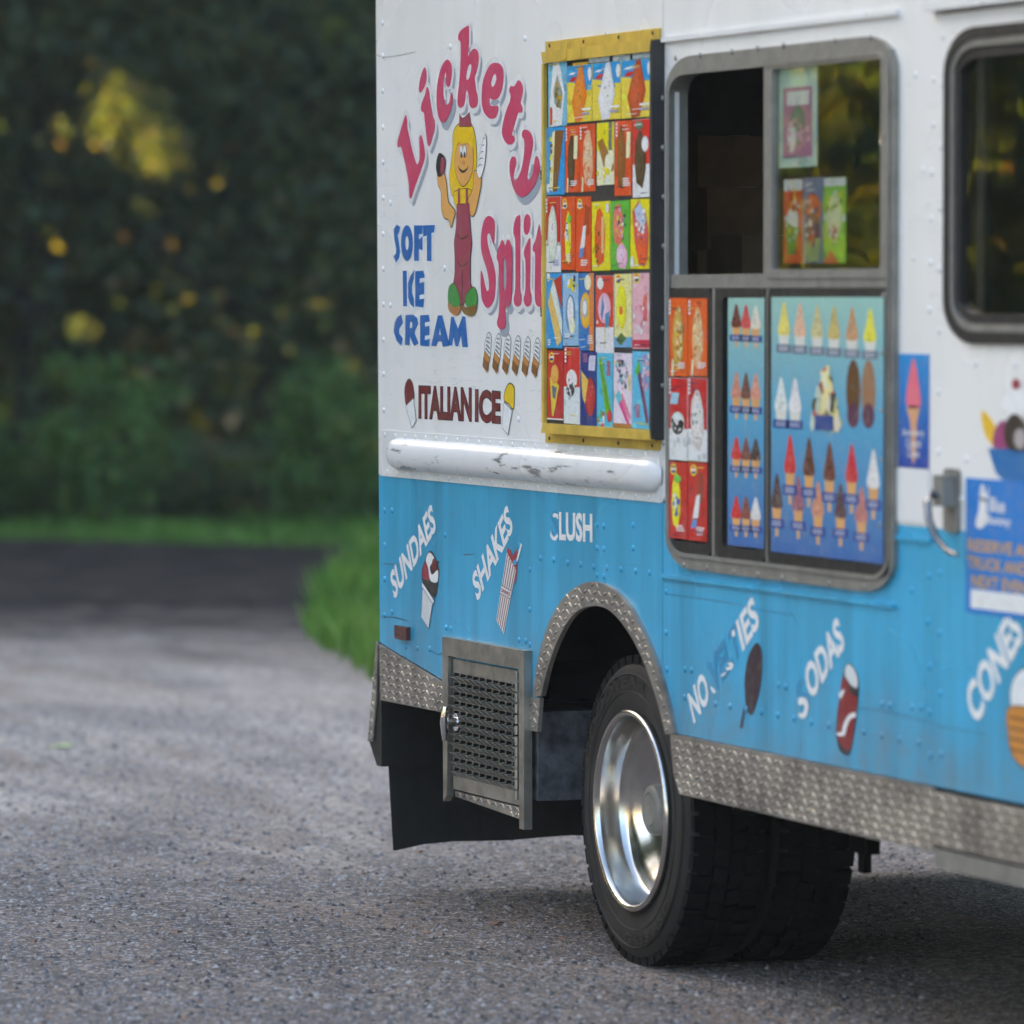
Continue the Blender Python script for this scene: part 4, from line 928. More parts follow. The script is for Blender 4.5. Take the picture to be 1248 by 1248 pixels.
mb = MB(); mb.poly([(fx0-.002, flz0-.001), (fx1, flz0-.001), (fx1-.01, flz0+bh*.85), (fx0+.012, flz0+bh*.85)], -BD-.012, .012); mb.build('frame_bar', 'gold_trim', bd)
mb = MB(); mb.box(fx0-.002, fx0+.014, -BD-.010, -BD, flz0+bh*.86, flz1-bh-.001); mb.build('frame_bar', 'gold_trim', bd)
mb = MB(); mb.box(fx1-.012, fx1+.004, -BD-.010, -.001, flz0+.002, flz1-.002); mb.build('side_rail', 'dark_board', bd)
# screws and clips
mb = MB()
for t in (.04, .35, .66, .95):
    rivet(mb, bx0+(bx1-bx0)*t, (bz1+flz1)/2+.004, -.008, .006, .003); rivet(mb, bx0+(bx1-bx0)*t, (bz0+flz0)/2-.002, -.008, .006, .003)
o = mb.build('screws', 'rubber', bd, True); o['kind'] = 'stuff'
for py in (213, 380):
    mb = MB(); x, z = P(661, py); mb.tube([(x-.0, 0, z+.012), (x+.012, -.008, z+.010), (x+.02, -.010, z), (x+.012, -.008, z-.010), (x, 0, z-.012)], .003, 6); mb.build('wire_clip', 'rubber', bd)

CY = -BD-.0012
def card(corner, size, bg, shapes, parent, y=CY, tilt=0.0, logo=None):
    """wrapper picture card: bg = list of (t0, t1, colour) bands from the bottom; shapes in card units 0..1"""
    x0, z0 = corner; wd, ht = size; mb = MB(); L = [0]
    def m(u, v):
        du, dv = u-.5, v-.5; return (x0+wd*.5+du*wd*math.cos(tilt)-dv*ht*math.sin(tilt), z0+ht*.5+dv*ht*math.cos(tilt)+du*wd*math.sin(tilt))
    mb.poly([m(0, 0), m(1, 0), m(1, 1), m(0, 1)], y, .001, col=bg[0][2])
    for t0, t1, c in bg: mb.poly([m(.01, t0+.004), m(.99, t0+.004), m(.99, t1-.004), m(.01, t1-.004)], y-.0003, 0, col=c)
    full = []; b0 = bg[-1][2]
    for k in range(10):            # printed splashes behind the product
        u, v = random.random(), random.random(); q = random.uniform(.05, .14); f = random.choice((.7, .82, 1.2, 1.35))
        full.append(([(min(.99, max(.01, u+q*math.cos(a_)*random.uniform(.6, 1.3))), min(.99, max(.01, v+q*.5*math.sin(a_)*random.uniform(.6, 1.3)))) for a_ in (0, .9, 1.8, 2.7, 3.6, 4.5, 5.4)], tuple(min(.85, c*f) for c in (b0 if v > .5 else bg[0][2]))))
    for pts, c in shapes:
        full.append((pts, c))
        if len(pts) >= 6:          # the product photo's own modelling: darker rim, paler core, grain
            cu, cv = sum(p[0] for p in pts)/len(pts), sum(p[1] for p in pts)/len(pts)
            for sc, ou, ov, f in ((.82, -.02, .01, 1.18), (.5, -.04, .03, 1.38)): full.append(([(cu+(u-cu)*sc+ou, cv+(v-cv)*sc+ov) for u, v in pts], tuple(min(.85, q*f+.012) for q in c)))
            if len(pts) < 12: full += [([(cu+du, cv+dv), (cu+du+.05, cv+dv-.012), (cu+du+.06, cv+dv+.02), (cu+du+.01, cv+dv+.025)], tuple(min(.85, q*random.choice((.55, .7, 1.5))) for q in c)) for du, dv in ((random.uniform(-.12, .1), random.uniform(-.22, .2)) for _ in range(9))]
    for k in range(random.randint(2, 4)):     # small print
        u, v = random.uniform(.05, .5), random.choice((random.uniform(.03, .14), random.uniform(.84, .95))); full.append(([(u, v), (u+random.uniform(.15, .4), v+.004), (u+.4, v+.016), (u, v+.012)], random.choice((C(235, 235, 230), C(40, 50, 90), C(240, 210, 60)))))
    for k, (pts, c) in enumerate(full): mb.poly([m(min(1.0, max(0.0, p[0])), min(1.0, max(0.0, p[1]))) for p in pts], y-.0005-.00003*k, 0, col=c)
    return mb.build('product_card', 'card_print', parent)

WH = C(232, 236, 238); RED = C(206, 40, 34); ORG = C(222, 84, 34); SKY = C(40, 150, 214); YL = C(244, 214, 20); NAVY = C(36, 56, 130); PNK = C(236, 170, 190); GRN = C(96, 180, 60); BRN = C(128, 82, 30); DBR = C(78, 58, 30); CRM = C(240, 224, 180); LBL = C(120, 200, 230); ORB = C(240, 120, 20)
def lean(pts, cx, cy, a):
    s, c = math.sin(a), math.cos(a); return [(cx+x*c+y*s*.45, cy-x*s*2.2*.45+y*c) for x, y in pts]
def pop(col, cx=.52, cy=.5, rx=.2, ry=.36, a=.3, tip=.75):
    return (lean([(-rx*.55, -ry), (rx*.55, -ry), (rx, -ry*.2), (rx*.85, ry*.5), (rx*.2, ry), (-rx*.3, ry*.97), (-rx*.9, ry*.45), (-rx, -ry*.3)], cx, cy, a), col)
def stick(cx=.4, cy=.1, a=.3, L=.14): return (lean([(-.05, -L), (.05, -L), (.05, L), (-.05, L)], cx, cy, a), CRM)
def band(u0, u1, v0, v1, col, sk=0.0): return ([(u0, v0), (u1, v0), (u1+sk, v1), (u0+sk, v1)], col)
def oval(cx, cy, rx, ry, col, n=14): return (ell(cx, cy, rx, ry, n), col)
def badge(u=.22, v=.88): return [oval(u, v, .17, .075, YL), oval(u, v, .11, .05, C(200, 40, 60)), band(u-.1, u+.1, v-.01, v+.02, WH), band(u-.1, u+.1, v-.045, v-.015, C(40, 60, 150))]
def lines(u, v, n, ln, col, dv=.03, h=.012, sk=.05):
    return [band(u+random.uniform(0, .04), u+ln*random.uniform(.75, 1), v-k*dv, v-k*dv+h*1.4, col, sk) for k in range(n)]
def big(u=.1, v=.93): return [band(u, u+.1, v-.17+.05*k, v-.135+.05*k, WH) for k in range(4)]
def speck(cols, cx, cy, rx, ry, n, s=.03):
    out = []
    for k in range(n):
        a = random.uniform(0, 6.28); r = math.sqrt(random.random()); u, v = cx+rx*r*math.cos(a), cy+ry*r*math.sin(a); q = s*random.uniform(.6, 1.5)
        out.append(([(u-q, v-q*.3), (u+q*.6, v-q*.5), (u+q, v+q*.35), (u-q*.5, v+q*.5)], random.choice(cols)))
    return out
def card_px(x0, x1, yt, yb, bg, shapes, tilt=None):
    a = P(x0, yb, CY); b = P(x0, yt, CY); x = P(x1, yt, CY)[0]
    card(a, (x-a[0], b[1]-a[1]), bg, shapes, bd, CY-random.uniform(0, .0012), random.uniform(-.012, .012) if tilt is None else tilt)
F = lambda c: [(0, 1, c)]
loz = lambda col, cx=.55: ([(cx-.16, 0.0), (cx+.1, .02), (cx+.3, .45), (cx+.12, 1.0), (cx-.02, .98), (cx-.3, .36)], col)
# row 1
card_px(668.5, 691, 75, 155, F(C(120, 190, 220)), [([(.15, .0), (.75, .02), (.9, .5), (.6, 1), (.3, .98), (.1, .4)], C(225, 232, 232)), ([(.35, .35), (.72, .25), (.8, .5), (.5, .8), (.3, .55)], C(150, 160, 150))]+speck([C(190, 150, 40), C(120, 110, 60)], .52, .5, .18, .18, 14, .07)+[band(.12, .24, .03, .3, ORG)])
for k, (x0, x1, c) in enumerate(((691.5, 722, ORB), (722.5, 757, C(214, 218, 222)), (757.5, 795.5, C(176, 74, 30)))):
    card_px(x0, x1, 81-3.4*k, 150-2.6*k, [(0, .62, C(240, 206, 70)), (.62, 1, SKY)], [([(-.0, .62), (.0, .72), (.3, .7), (.5, .6)], C(240, 206, 70)), loz(c, .5), oval(.92, .83, .07, .12, WH), band(.1, .3, .72, .8, RED, .12), band(.08, .28, .84, .88, WH, .1), band(.6, .95, .2, .24, WH), band(.6, .9, .12, .16, C(150, 150, 190))], 0)
for x0, x1, y0, y1 in ((718, 743, 66, 77), (747, 768, 66, 76), (771, 795, 63, 72)): card_px(x0, x1, y0, y1, F(C(190, 208, 214)), speck([WH, C(120, 150, 170)], .5, .5, .4, .4, 8, .12), 0)
card_px(698, 717, 77, 84, F(C(236, 180, 30)), [band(.7, 1, 0, .5, WH)], 0)
# row 2
r2 = [(665.5, 688.5, 156, 238, F(SKY), [([(.35, .05), (.5, .95), (.95, .95), (.6, .05)], BRN), ([(.2, .1), (.35, .92), (.5, .95), (.38, .05)], CRM), oval(.15, .1, .08, .07, WH)]+speck([YL, BRN], .3, .5, .1, .35, 12, .05)),
      (689, 706.5, 154, 235, F(ORG), [pop(DBR, .45, .48, .26, .4, .2), band(.6, .85, .5, .85, CRM, .05), stick(.2, .08)]+big(.05, .95)+lines(.35, .16, 3, .5, WH)),
      (707, 726, 152, 234, F(ORG), [pop(C(240, 170, 130), .55, .5, .34, .42, .25), stick(.2, .08)]+speck([C(250, 210, 180), C(220, 120, 80)], .55, .5, .25, .35, 26, .05)+big(.05, .95)+lines(.5, .16, 3, .45, WH)),
      (727.5, 748.5, 150, 226, [(0, .55, C(236, 232, 190)), (.55, 1, YL)], [([(.05, .7), (.35, .75), (1, .3), (.95, .2), (.4, .3)], C(160, 110, 40)), band(.7, .88, .55, 1, C(110, 112, 110)), oval(.7, .35, .22, .15, CRM)]+speck([YL, WH], .4, .2, .35, .15, 12, .08)),
      (749.5, 770.5, 148, 239, F(ORG), [pop(BRN, .4, .52, .26, .42, .2), band(.68, .9, .5, .85, CRM, .04)]+big(.08, .96)+lines(.45, .22, 4, .5, WH)),
      (771.5, 795.5, 146, 241, [(0, .42, C(226, 230, 230)), (.42, 1, C(214, 50, 40))], [pop(DBR, .4, .5, .3, .36, .25), oval(.65, .68, .18, .1, C(210, 218, 220)), oval(.35, .92, .22, .06, C(90, 110, 80))])]
r3 = [(664.5, 684, 240, 332, [(0, .35, WH), (.35, 1, C(200, 44, 34))], [pop(C(196, 206, 192), .5, .5, .3, .38, .2)]+big(.08, .96)+lines(.5, .15, 3, .4, C(150, 160, 200))),
      (684.5, 701.5, 240, 329, F(ORG), [pop(YL, .5, .45, .22, .36, .25), oval(.6, .7, .14, .05, GRN)]+badge(.28, .9)+speck([WH, C(60, 80, 150)], .4, .5, .12, .14, 12, .06)+lines(.35, .2, 4, .4, WH)),
      (702, 720.5, 240, 331, F(ORG), [([(.5, .45), (.9, .5), (.9, .85), (.65, .9)], C(170, 70, 30)), ([(.3, .3), (.6, .32), (.7, .62), (.5, .6)], WH), ([(.2, .18), (.5, .2), (.55, .32), (.3, .3)], C(90, 130, 190))]+badge(.28, .9)+lines(.3, .14, 3, .5, WH)),
      (721.5, 744, 246, 330, F(YL), [pop(ORG, .45, .5, .3, .42, -.25), band(.55, .68, .25, .78, C(240, 190, 130))]+speck([C(90, 90, 30), ORG], .3, .4, .12, .3, 18, .04)+[oval(.88, .9, .08, .07, WH)]),
      (744.5, 768, 245, 329, F(GRN), [pop(C(226, 110, 90), .42, .66, .28, .3, .2), pop(PNK, .62, .2, .3, .18, .1)]+speck([YL, C(30, 40, 60), PNK, WH], .55, .6, .28, .28, 22, .05)),
      (768.5, 795.5, 243, 328, F(YL), [([(.1, .82), (.35, .96), (.7, .8), (.85, .5), (.8, .15), (.4, .05), (.2, .4)], C(200, 80, 70)), ([(.2, .85), (.45, .95), (.75, .7), (.6, .6), (.3, .7)], C(180, 196, 220)), pop(ORG, .55, .25, .25, .2, .3)]+speck([WH, C(80, 90, 150)], .5, .65, .22, .25, 16, .05)+[oval(.12, .1, .08, .08, WH)])]
r4 = [(665.5, 686, 333, 424, F(SKY), [([(.15, .6), (.5, .95), (.95, .1), (.7, .02)], C(226, 190, 100)), ([(.3, .78), (.55, .9), (1, .35), (1, .15)], C(216, 224, 214)), ([(.5, .9), (.95, .98), (1, .5)], C(190, 60, 40)), oval(.18, .95, .1, .06, WH)]+lines(.1, .1, 3, .2, WH)),
      (686.5, 705.5, 333, 421, F(C(150, 190, 222)), [oval(.5, .45, .32, .26, C(96, 134, 170)), oval(.5, .48, .2, .2, WH), oval(.6, .28, .2, .12, CRM)]+speck([YL, NAVY, WH], .6, .85, .3, .1, 14, .08)+lines(.1, .15, 3, .4, WH)),
      (706, 724.5, 333, 427, F(C(46, 120, 190)), [oval(.45, .52, .36, .24, C(226, 170, 50)), oval(.4, .55, .2, .13, C(160, 170, 180)), oval(.4, .55, .12, .09, WH), band(.7, 1, 0, 1, C(220, 130, 60)), oval(.6, .88, .22, .1, CRM)]+lines(.55, .18, 4, .4, C(230, 220, 210))),
      (726, 748, 336, 430, [(0, .33, C(226, 224, 226)), (.33, 1, C(214, 70, 44))], [oval(.5, .58, .36, .2, PNK), ([(.3, .5), (.4, .75), (.5, .6), (.38, .42)], C(70, 130, 170)), ([(.55, .5), (.8, .55), (.75, .35), (.55, .32)], C(70, 140, 180)), oval(.28, .9, .18, .08, C(220, 226, 224)), stick(.5, .2)]),
      (749, 770.5, 334, 423, F(C(226, 220, 150)), [oval(.42, .55, .28, .3, YL), band(.0, 1.0, .0, .14, C(110, 170, 210)), ([(.1, .1), (.4, .2), (.7, .12), (.4, .02)], C(90, 120, 60)), oval(.4, .5, .1, .06, C(220, 90, 40))]+badge(.25, .93)),
      (771, 794, 333, 425, F(C(236, 176, 186)), [pop(C(214, 96, 80), .68, .55, .12, .18, .1), band(.02, .98, .02, .12, C(190, 40, 70))]+badge(.25, .94)+speck([PNK, C(240, 110, 120), WH], .4, .4, .35, .25, 22, .06)+lines(.1, .3, 4, .35, WH))]
r5 = [(667.5, 687, 427, 511, F(C(190, 34, 36)), [([(.15, .62), (.75, .5), (.4, .05), (.3, .05)], C(224, 200, 60)), oval(.48, .66, .26, .14, C(220, 150, 70)), ([(.3, .5), (.6, .46), (.5, .3), (.35, .32)], C(90, 100, 130))]+badge(.28, .9)+[band(0, 1, 0, .02, WH)]),
      (687.5, 707, 423, 516, [(0, .48, C(216, 224, 226)), (.48, 1, C(206, 48, 44))], [oval(.5, .58, .34, .13, C(226, 232, 214)), oval(.42, .44, .26, .08, BLK)]+speck([BLK, WH], .45, .5, .3, .12, 16, .05)+big(.08, .97)),
      (707.5, 727.5, 428, 520, F(NAVY), [oval(.62, .4, .32, .26, C(170, 40, 36)), ([(.05, .75), (.5, .62), (.3, .3), (.15, .4)], C(226, 190, 90)), band(.5, .9, .75, .95, C(200, 200, 220), .05)]+speck([C(210, 120, 110)], .62, .4, .25, .2, 10, .03)+lines(.15, .95, 4, .3, C(190, 120, 150))),
      (728, 747.5, 430, 522, F(C(80, 184, 216)), [([(.12, .9), (.28, .95), (.9, .25), (.75, .12), (.55, .2)], C(110, 180, 40)), ([(.22, .86), (.26, .86), (.78, .25), (.72, .25)], C(60, 120, 30)), oval(.8, .17, .16, .08, C(190, 40, 50))]+speck([WH, GRN, RED], .3, .12, .25, .1, 12, .06)+lines(.6, .88, 8, .25, C(200, 60, 90), .025)),
      (748, 770.5, 430, 520, F(C(226, 214, 232)), [([(.15, .4), (.3, .45), (.9, .05), (.8, .02)], C(214, 60, 140)), ([(.3, .42), (.5, .46), (.95, .15), (.9, .1)], C(226, 120, 150)), ([(.1, .42), (.3, .5), (.5, .4), (.3, .3)], C(90, 196, 206))]+speck([C(110, 190, 200), C(210, 130, 170), C(60, 90, 100)], .45, .72, .35, .22, 30, .05)+lines(.8, .7, 9, .12, YL, .025)+[band(0, 1, .0, .05, C(180, 120, 60))]),
      (771, 794.5, 428, 522, F(C(92, 184, 222)), [([(.25, .75), (.4, .78), (.82, .08), (.75, .06)], C(90, 60, 90)), ([(.15, .74), (.35, .88), (.45, .78), (.3, .68)], GRN), ([(.42, .7), (.48, .72), (.88, .1), (.82, .08)], C(150, 60, 110))]+speck([WH, PNK, C(170, 140, 190)], .75, .75, .25, .25, 30, .06)+lines(.15, .3, 6, .25, C(200, 80, 110), .03))]
for row in (r2, r3, r4, r5):
    for c in row: card_px(*c)
# scraps of tape on the top bar
for x0, x1, y0, y1 in ((683, 690, 51, 72), (701, 708, 49, 70)):
    mb = MB(); a = P(x0, y0, -.04); b = P(x1, y1, -.04); mb.box(a[0], b[0], -BD-.0145, -BD-.0125, b[1], a[1]); mb.build('tape_strip', 'gold_trim', bd)

# serving window -------------------------------------------------------
sw = empty('serving_window'); sw.parent = T
mb = MB(); mb.poly(wo, -.014, .05, [wi]); mb.build('window_frame', 'frame_metal', sw)
mb = MB(); mb.poly(offset_loop(wi, .006), -.019, .0045, [offset_loop(wi, -.004)]); mb.build('inner_lip', 'frame_metal', sw)
mb = MB()
for q in ((830, 71), (860, 67.5), (899, 63), (930, 59), (962, 55.5), (1025, 50), (1068, 46), (840, 689), (868, 692), (901, 696), (930, 700), (960, 704), (1017, 711), (1060, 715), (1084, 110), (1085, 165), (1084, 240), (1084, 300), (1084, 360), (1083, 430), (1082, 500), (1081, 560), (1080, 640), (814, 120), (814, 180), (815, 240), (815, 300), (814, 400), (814, 470), (815, 540), (816, 610)):
    x, z = P(*q); rivet(mb, x, z, -.014, .008, .005)
o = mb.build('frame_screws', 'frame_metal', sw, True); o['kind'] = 'stuff'
zm1 = P(900, 334)[1]; zm0 = P(900, 351)[1]; iw0, iw1 = min(p[0] for p in wi), max(p[0] for p in wi); iz0, iz1 = min(p[1] for p in wi), max(p[1] for p in wi)
mb = MB(); mb.box(iw0, iw1, -.012, .03, zm0, zm1); mb.build('middle_rail', 'frame_metal', sw)
def sash(name, x0, x1, z0, z1, wx, wz, y, th, mat):
    mb = MB(); mb.poly(rrect(x0, z0, x1, z1, .012, .008, 2), y, th, [rrect(x0+wx, z0+wz, x1-wx, z1-wz, .01, .006, 2)]); return mb.build(name, mat, sw)
sx0 = P(938, 200)[0]; sx1 = iw1+.004
sash('sliding_sash', sx0, sx1, zm1-.012, iz1+.010, .05, .022, -.016, .02, 'frame_metal')
mb = MB(); mb.box(sx0+.045, sx1-.045, -.008, -.004, zm1+.012, iz1+.005); mb.build('window_pane', 'glass', sw)
# cards taped inside the sash
GY = .004
def plain_card(x0, x1, yt, yb, bg, shapes, y, par=sw):
    a = P(x0, yb, y); b = P(x0, yt, y); x = P(x1, yt, y)[0]; return card(a, (x-a[0], b[1]-a[1]), bg, shapes, par, y, 0)
LG = C(150, 206, 60)
plain_card(955, 978, 219, 321, [(0, .86, ORG), (.86, 1, WH)], [oval(.5, .5, .3, .18, C(226, 226, 214)), ([(.1, .5), (.8, .4), (.6, .1), (.2, .1)], C(120, 160, 60))]+speck([YL, RED, WH], .6, .75, .3, .2, 18, .07)+speck([WH, GRN, YL], .45, .35, .35, .2, 18, .06), GY)
plain_card(978.5, 1003, 217, 321, [(0, 1, C(110, 120, 160))], [oval(.5, .62, .4, .2, C(214, 90, 40)), oval(.5, .4, .35, .2, C(120, 60, 60)), ([(.1, .25), (.9, .3), (.8, .02), (.2, .02)], C(150, 170, 110))]+speck([WH, ORG, NAVY], .5, .5, .4, .4, 26, .06), GY)
plain_card(1003.5, 1031, 217, 321, [(0, .9, LG), (.9, 1, WH)], [oval(.5, .55, .35, .28, C(210, 220, 160)), oval(.45, .36, .18, .08, C(170, 70, 60)), ([(.0, .0), (.7, .0), (.35, .16)], C(226, 80, 40))]+speck([WH, YL, C(110, 150, 60)], .5, .5, .4, .4, 18, .06), GY)
plain_card(949, 996, 84, 205, [(0, 1, C(200, 226, 214))], [band(.12, .88, .1, .8, C(190, 120, 160)), band(.22, .8, .62, .76, WH), oval(.5, .42, .2, .2, C(110, 130, 110)), oval(.35, .3, .12, .16, C(226, 206, 214))]+speck([PNK, C(150, 110, 140)], .5, .3, .3, .18, 16, .05), GY)
# lower panes in black gaskets
def pane(x0, x1, zt, zb_, gx, gz, y):
    mb = MB(); mb.poly(rrect(x0, zb_, x1, zt, .03, .02, 3), y-.01, .025, [rrect(x0+gx, zb_+gz*1.25, x1-gx, zt-gz, .02, .012, 3)]); mb.build('gasket', 'rubber', sw)
    mb = MB(); mb.box(x0+gx*.9, x1-gx*.9, y, y+.003, zb_+gz, zt-gz*.9); mb.build('window_pane', 'glass', sw)
lzt = zm0-.001; lzb = iz0+.004; LY = -.004
pA0, pA1 = P(812.5, 500, -.014)[0], P(868, 500, -.014)[0]; pB0, pB1 = P(871, 500, -.014)[0], P(933, 500, -.014)[0]; pC0, pC1 = P(935.5, 500, -.014)[0], P(1084, 500, -.014)[0]
pane(pA0+.015, pA1-.005, lzt, lzb, .03, .024, LY); pane(pB0, pB1, lzt, lzb, .05, .022, LY); pane(pC0, pC1+.0, lzt, lzb, .035, .024, LY)
mb = MB(); mb.box(pA1-.003, pB0-.002, -.013, .02, lzb, lzt); mb.build('mullion', 'frame_metal', sw)
mb = MB(); mb.box(pB1+.001, pC0-.001, -.013, .02, lzb, lzt); mb.build('mullion', 'frame_metal', sw)
# left pane: six cards
PY = -.0158
def left_card(x0, x1, yt, yb, bg, sh): plain_card(x0, x1, yt, yb, bg, sh, PY)
for k, x0 in enumerate((814.5, 838.5)):
    c1 = C(190, 150, 60) if k == 0 else C(240, 160, 110)
    left_card(x0, x0+23.5, 363+.6*k, 458, F(C(228, 96, 30)), [pop(c1, .52, .5, .3, .4, .2), stick(.25, .08)]+speck([CRM, C(150, 110, 50), C(250, 200, 160)], .55, .52, .25, .34, 30, .045)+big(.06, .96)+lines(.5, .16, 3, .45, WH))
    left_card(x0, x0+23.5, 460, 560+1.2*k, [(0, .38, C(222, 226, 232)), (.38, 1, C(196, 30, 34))], ([oval(.5, .45, .36, .14, C(190, 206, 200)), oval(.5, .4, .28, .09, BLK)]+speck([WH, BLK], .5, .42, .3, .12, 18, .05)+[band(.1, .5, .68, .82, C(160, 200, 220), .1)] if k == 0 else [pop(C(206, 200, 196), .5, .5, .36, .36, .2)]+speck([WH, C(150, 140, 140)], .5, .5, .28, .3, 30, .04))+big(.06, .97))
    left_card(x0, x0+23.5, 562+1*k, 655+3*k, F(C(196, 34, 30)), ([pop(YL, .42, .5, .24, .36, .25), oval(.5, .78, .2, .05, GRN)]+speck([WH, C(60, 80, 170)], .42, .45, .16, .16, 12, .06) if k == 0 else [([(.45, .45), (.8, .5), (.8, .85), (.6, .9)], C(150, 60, 40)), ([(.25, .28), (.55, .3), (.65, .6), (.45, .58)], WH), ([(.15, .15), (.45, .17), (.5, .28), (.25, .27)], C(90, 140, 200))])+badge(.3, .9)+lines(.4, .16, 3, .45, WH))
# menu posters
def cone_art(mb, px, py, hpx, top, y, w=.075, label=None, style='cone'):
    """ice cream (colour top) on a cone, base point at px,py of the poster"""
    x, z = P(px, py, y); h = P(px, py-hpx, y)[1]-z; wd = w
    def q(u, v): return (x+u*wd, z+v*h)
    if style == 'cup':
        mb.poly([q(-.35, 0), q(.35, 0), q(.45, .28), q(-.45, .28)], y-.0004, 0, col=C(214, 214, 206)); body = .25
    else:
        mb.poly([q(-.12, -.35), q(.12, -.35), q(.14, .0), q(-.14, .0)], y-.0004, 0, col=C(206, 166, 116)); mb.poly([q(-.3, .0), q(.3, .0), q(.38, .3), q(-.38, .3)], y-.0005, 0, col=C(216, 160, 96)); body = .27
    mb.poly(smooth_loop([q(-.4, body), q(.4, body), q(.45, body+.18), q(.3, body+.4), q(.12, .97), q(-.08, 1.0), q(-.3, body+.38), q(-.47, body+.16)], 2), y-.0006, 0, col=top)
    for k in range(16):
        t = random.random()**1.4; u = random.uniform(-.34, .34)*(1-t*.8); v = body+.03+t*(.85-body); f = random.choice((1.5, .6, .75, 1.3)); s_ = .05
        mb.poly([q(u-s_*1.4, v-s_*.4), q(u+s_, v-s_*.5), q(u+s_*1.3, v+s_*.4), q(u-s_, v+s_*.4)], y-.0008, 0, col=tuple(min(.8, c*f+(.04 if f > 1 else 0)) for c in top))
    if label:
        mb.poly([q(-.62, -.17), q(.62, -.17), q(.62, .03), q(-.62, .03)], y-.0007, 0, col=label)
        for r_ in range(2): mb.poly([q(-.4, -.05-.06*r_), q(.35, -.05-.06*r_), q(.35, -.028-.06*r_), q(-.4, -.028-.06*r_)], y-.0009, 0, col=C(200, 206, 220))
def poster_sheet(x0, x1, z1, z0, y):
    mb = MB(); n = 12; ct, cm, cb = C(150, 194, 184), C(78, 156, 196), C(50, 100, 168)
    def col(v):
        t = (v[2]-z0)/(z1-z0); a, b, k = (cb, cm, t*2) if t < .5 else (cm, ct, t*2-1); return tuple(a[i]+(b[i]-a[i])*k for i in range(3))
    for k in range(n):
        za, zb2 = z0+(z1-z0)*k/n, z0+(z1-z0)*(k+1)/n; mb.faces([(x0, y, za), (x1, y, za), (x1, y, zb2), (x0, y, zb2)], [(0, 1, 2, 3)], col)
    mb.faces([(x0, y+.002, z0), (x1, y+.002, z0), (x1, y+.002, z1), (x0, y+.002, z1)], [(0, 1, 2, 3)], cb)
    return mb
QY = -.0158
LBC = C(32, 66, 140); LBG = C(110, 120, 136)
mb = poster_sheet(P(940, 500, QY)[0], P(1077, 500, QY)[0], P(940, 362, QY)[1], P(940, 672, QY)[1], QY)
for k, (px, c) in enumerate(zip((955.5, 975, 996, 1016.5, 1038.5, 1060.5), (C(230, 212, 110), C(236, 180, 150), C(200, 190, 140), C(200, 180, 110), C(196, 150, 110), C(240, 220, 70)))): cone_art(mb, px, 421+k*1.6, 52, c, QY, .075, LBG, 'cup')
for px, py, hh, c, st in ((952, 513, 52, C(220, 230, 224), 'cup'), (969, 514, 52, C(232, 234, 232), 'cup')): cone_art(mb, px, py, hh, c, QY, .08, LBC, st)
SUN_C = [C(190, 206, 190), C(226, 150, 130), C(206, 90, 80), C(228, 216, 150), C(60, 70, 56), C(220, 214, 200), C(150, 60, 56), C(240, 230, 190)]
for k in range(110):
    t = random.random()**1.5; px = 1006+random.uniform(-1, 1)*(19*(1-.85*t)); py = 517-62*t; x, z = P(px, py, QY); q = .0105*random.uniform(.6, 1.5)
    col = SUN_C[(0 if px < 1000 else 3) if random.random() < .35 else random.randrange(8)]
    mb.poly(ell(x, z, q*1.5, q, 8, random.uniform(0, 3)), QY-.0004-.00002*k, 0, col=col)
a = P(1005, 524, QY); mb.poly([(a[0]-.055, a[1]), (a[0]+.06, a[1]), (a[0]+.06, a[1]+.035), (a[0]-.055, a[1]+.035)], QY-.0029, 0, col=LBC)
for px, py, c in ((1040, 510, C(96, 66, 44)), (1058.5, 511, C(150, 112, 84))):
    x, z = P(px, py, QY); mb.poly(ell(x, z+.065, .042, .075, 16), QY-.0005, 0, col=c); mb.poly(ell(x, z+.008, .036, .03, 14), QY-.0008, 0, col=C(90, 50, 76))
for px, py, c in ((963, 593, C(206, 44, 50)), (986, 596, C(96, 50, 40)), (1011, 602, C(104, 50, 40)), (1038, 604, C(200, 40, 54)), (1064.5, 611, C(226, 226, 224))): cone_art(mb, px, py, 62, c, QY, .075, LBC)
for px, py, c in ((947, 634, C(70, 52, 56)), (973, 637, C(150, 96, 110)), (997, 644, C(206, 140, 110)), (1024.5, 646, C(84, 60, 70)), (1050, 651, C(190, 120, 110))): cone_art(mb, px, py, 56, c, QY, .075, LBC)
tag(mb.build('menu_poster', 'poster_print', sw), 'wide blue menu poster with rows of cones and sundaes')
mb = poster_sheet(P(887, 500, QY)[0], P(931.5, 500, QY)[0], P(887, 363, QY)[1], P(887, 664, QY)[1], QY)
for r_, (py, cols, hh) in enumerate(((409, (C(110, 60, 50), C(206, 80, 80), C(220, 214, 196)), 38), (496, (C(206, 140, 120), C(110, 66, 56), C(216, 150, 130)), 42), (569, (C(206, 40, 44), C(120, 66, 60), C(66, 50, 52)), 36), (641, (C(206, 40, 44), C(130, 70, 60), C(226, 226, 224)), 36))):
    for k, c in enumerate(cols): cone_art(mb, 897.5+11.8*k, py+.8*k, hh, c, QY, .068, LBC)
tag(mb.build('menu_poster', 'poster_print', sw), 'narrow blue menu poster with four rows of cones')
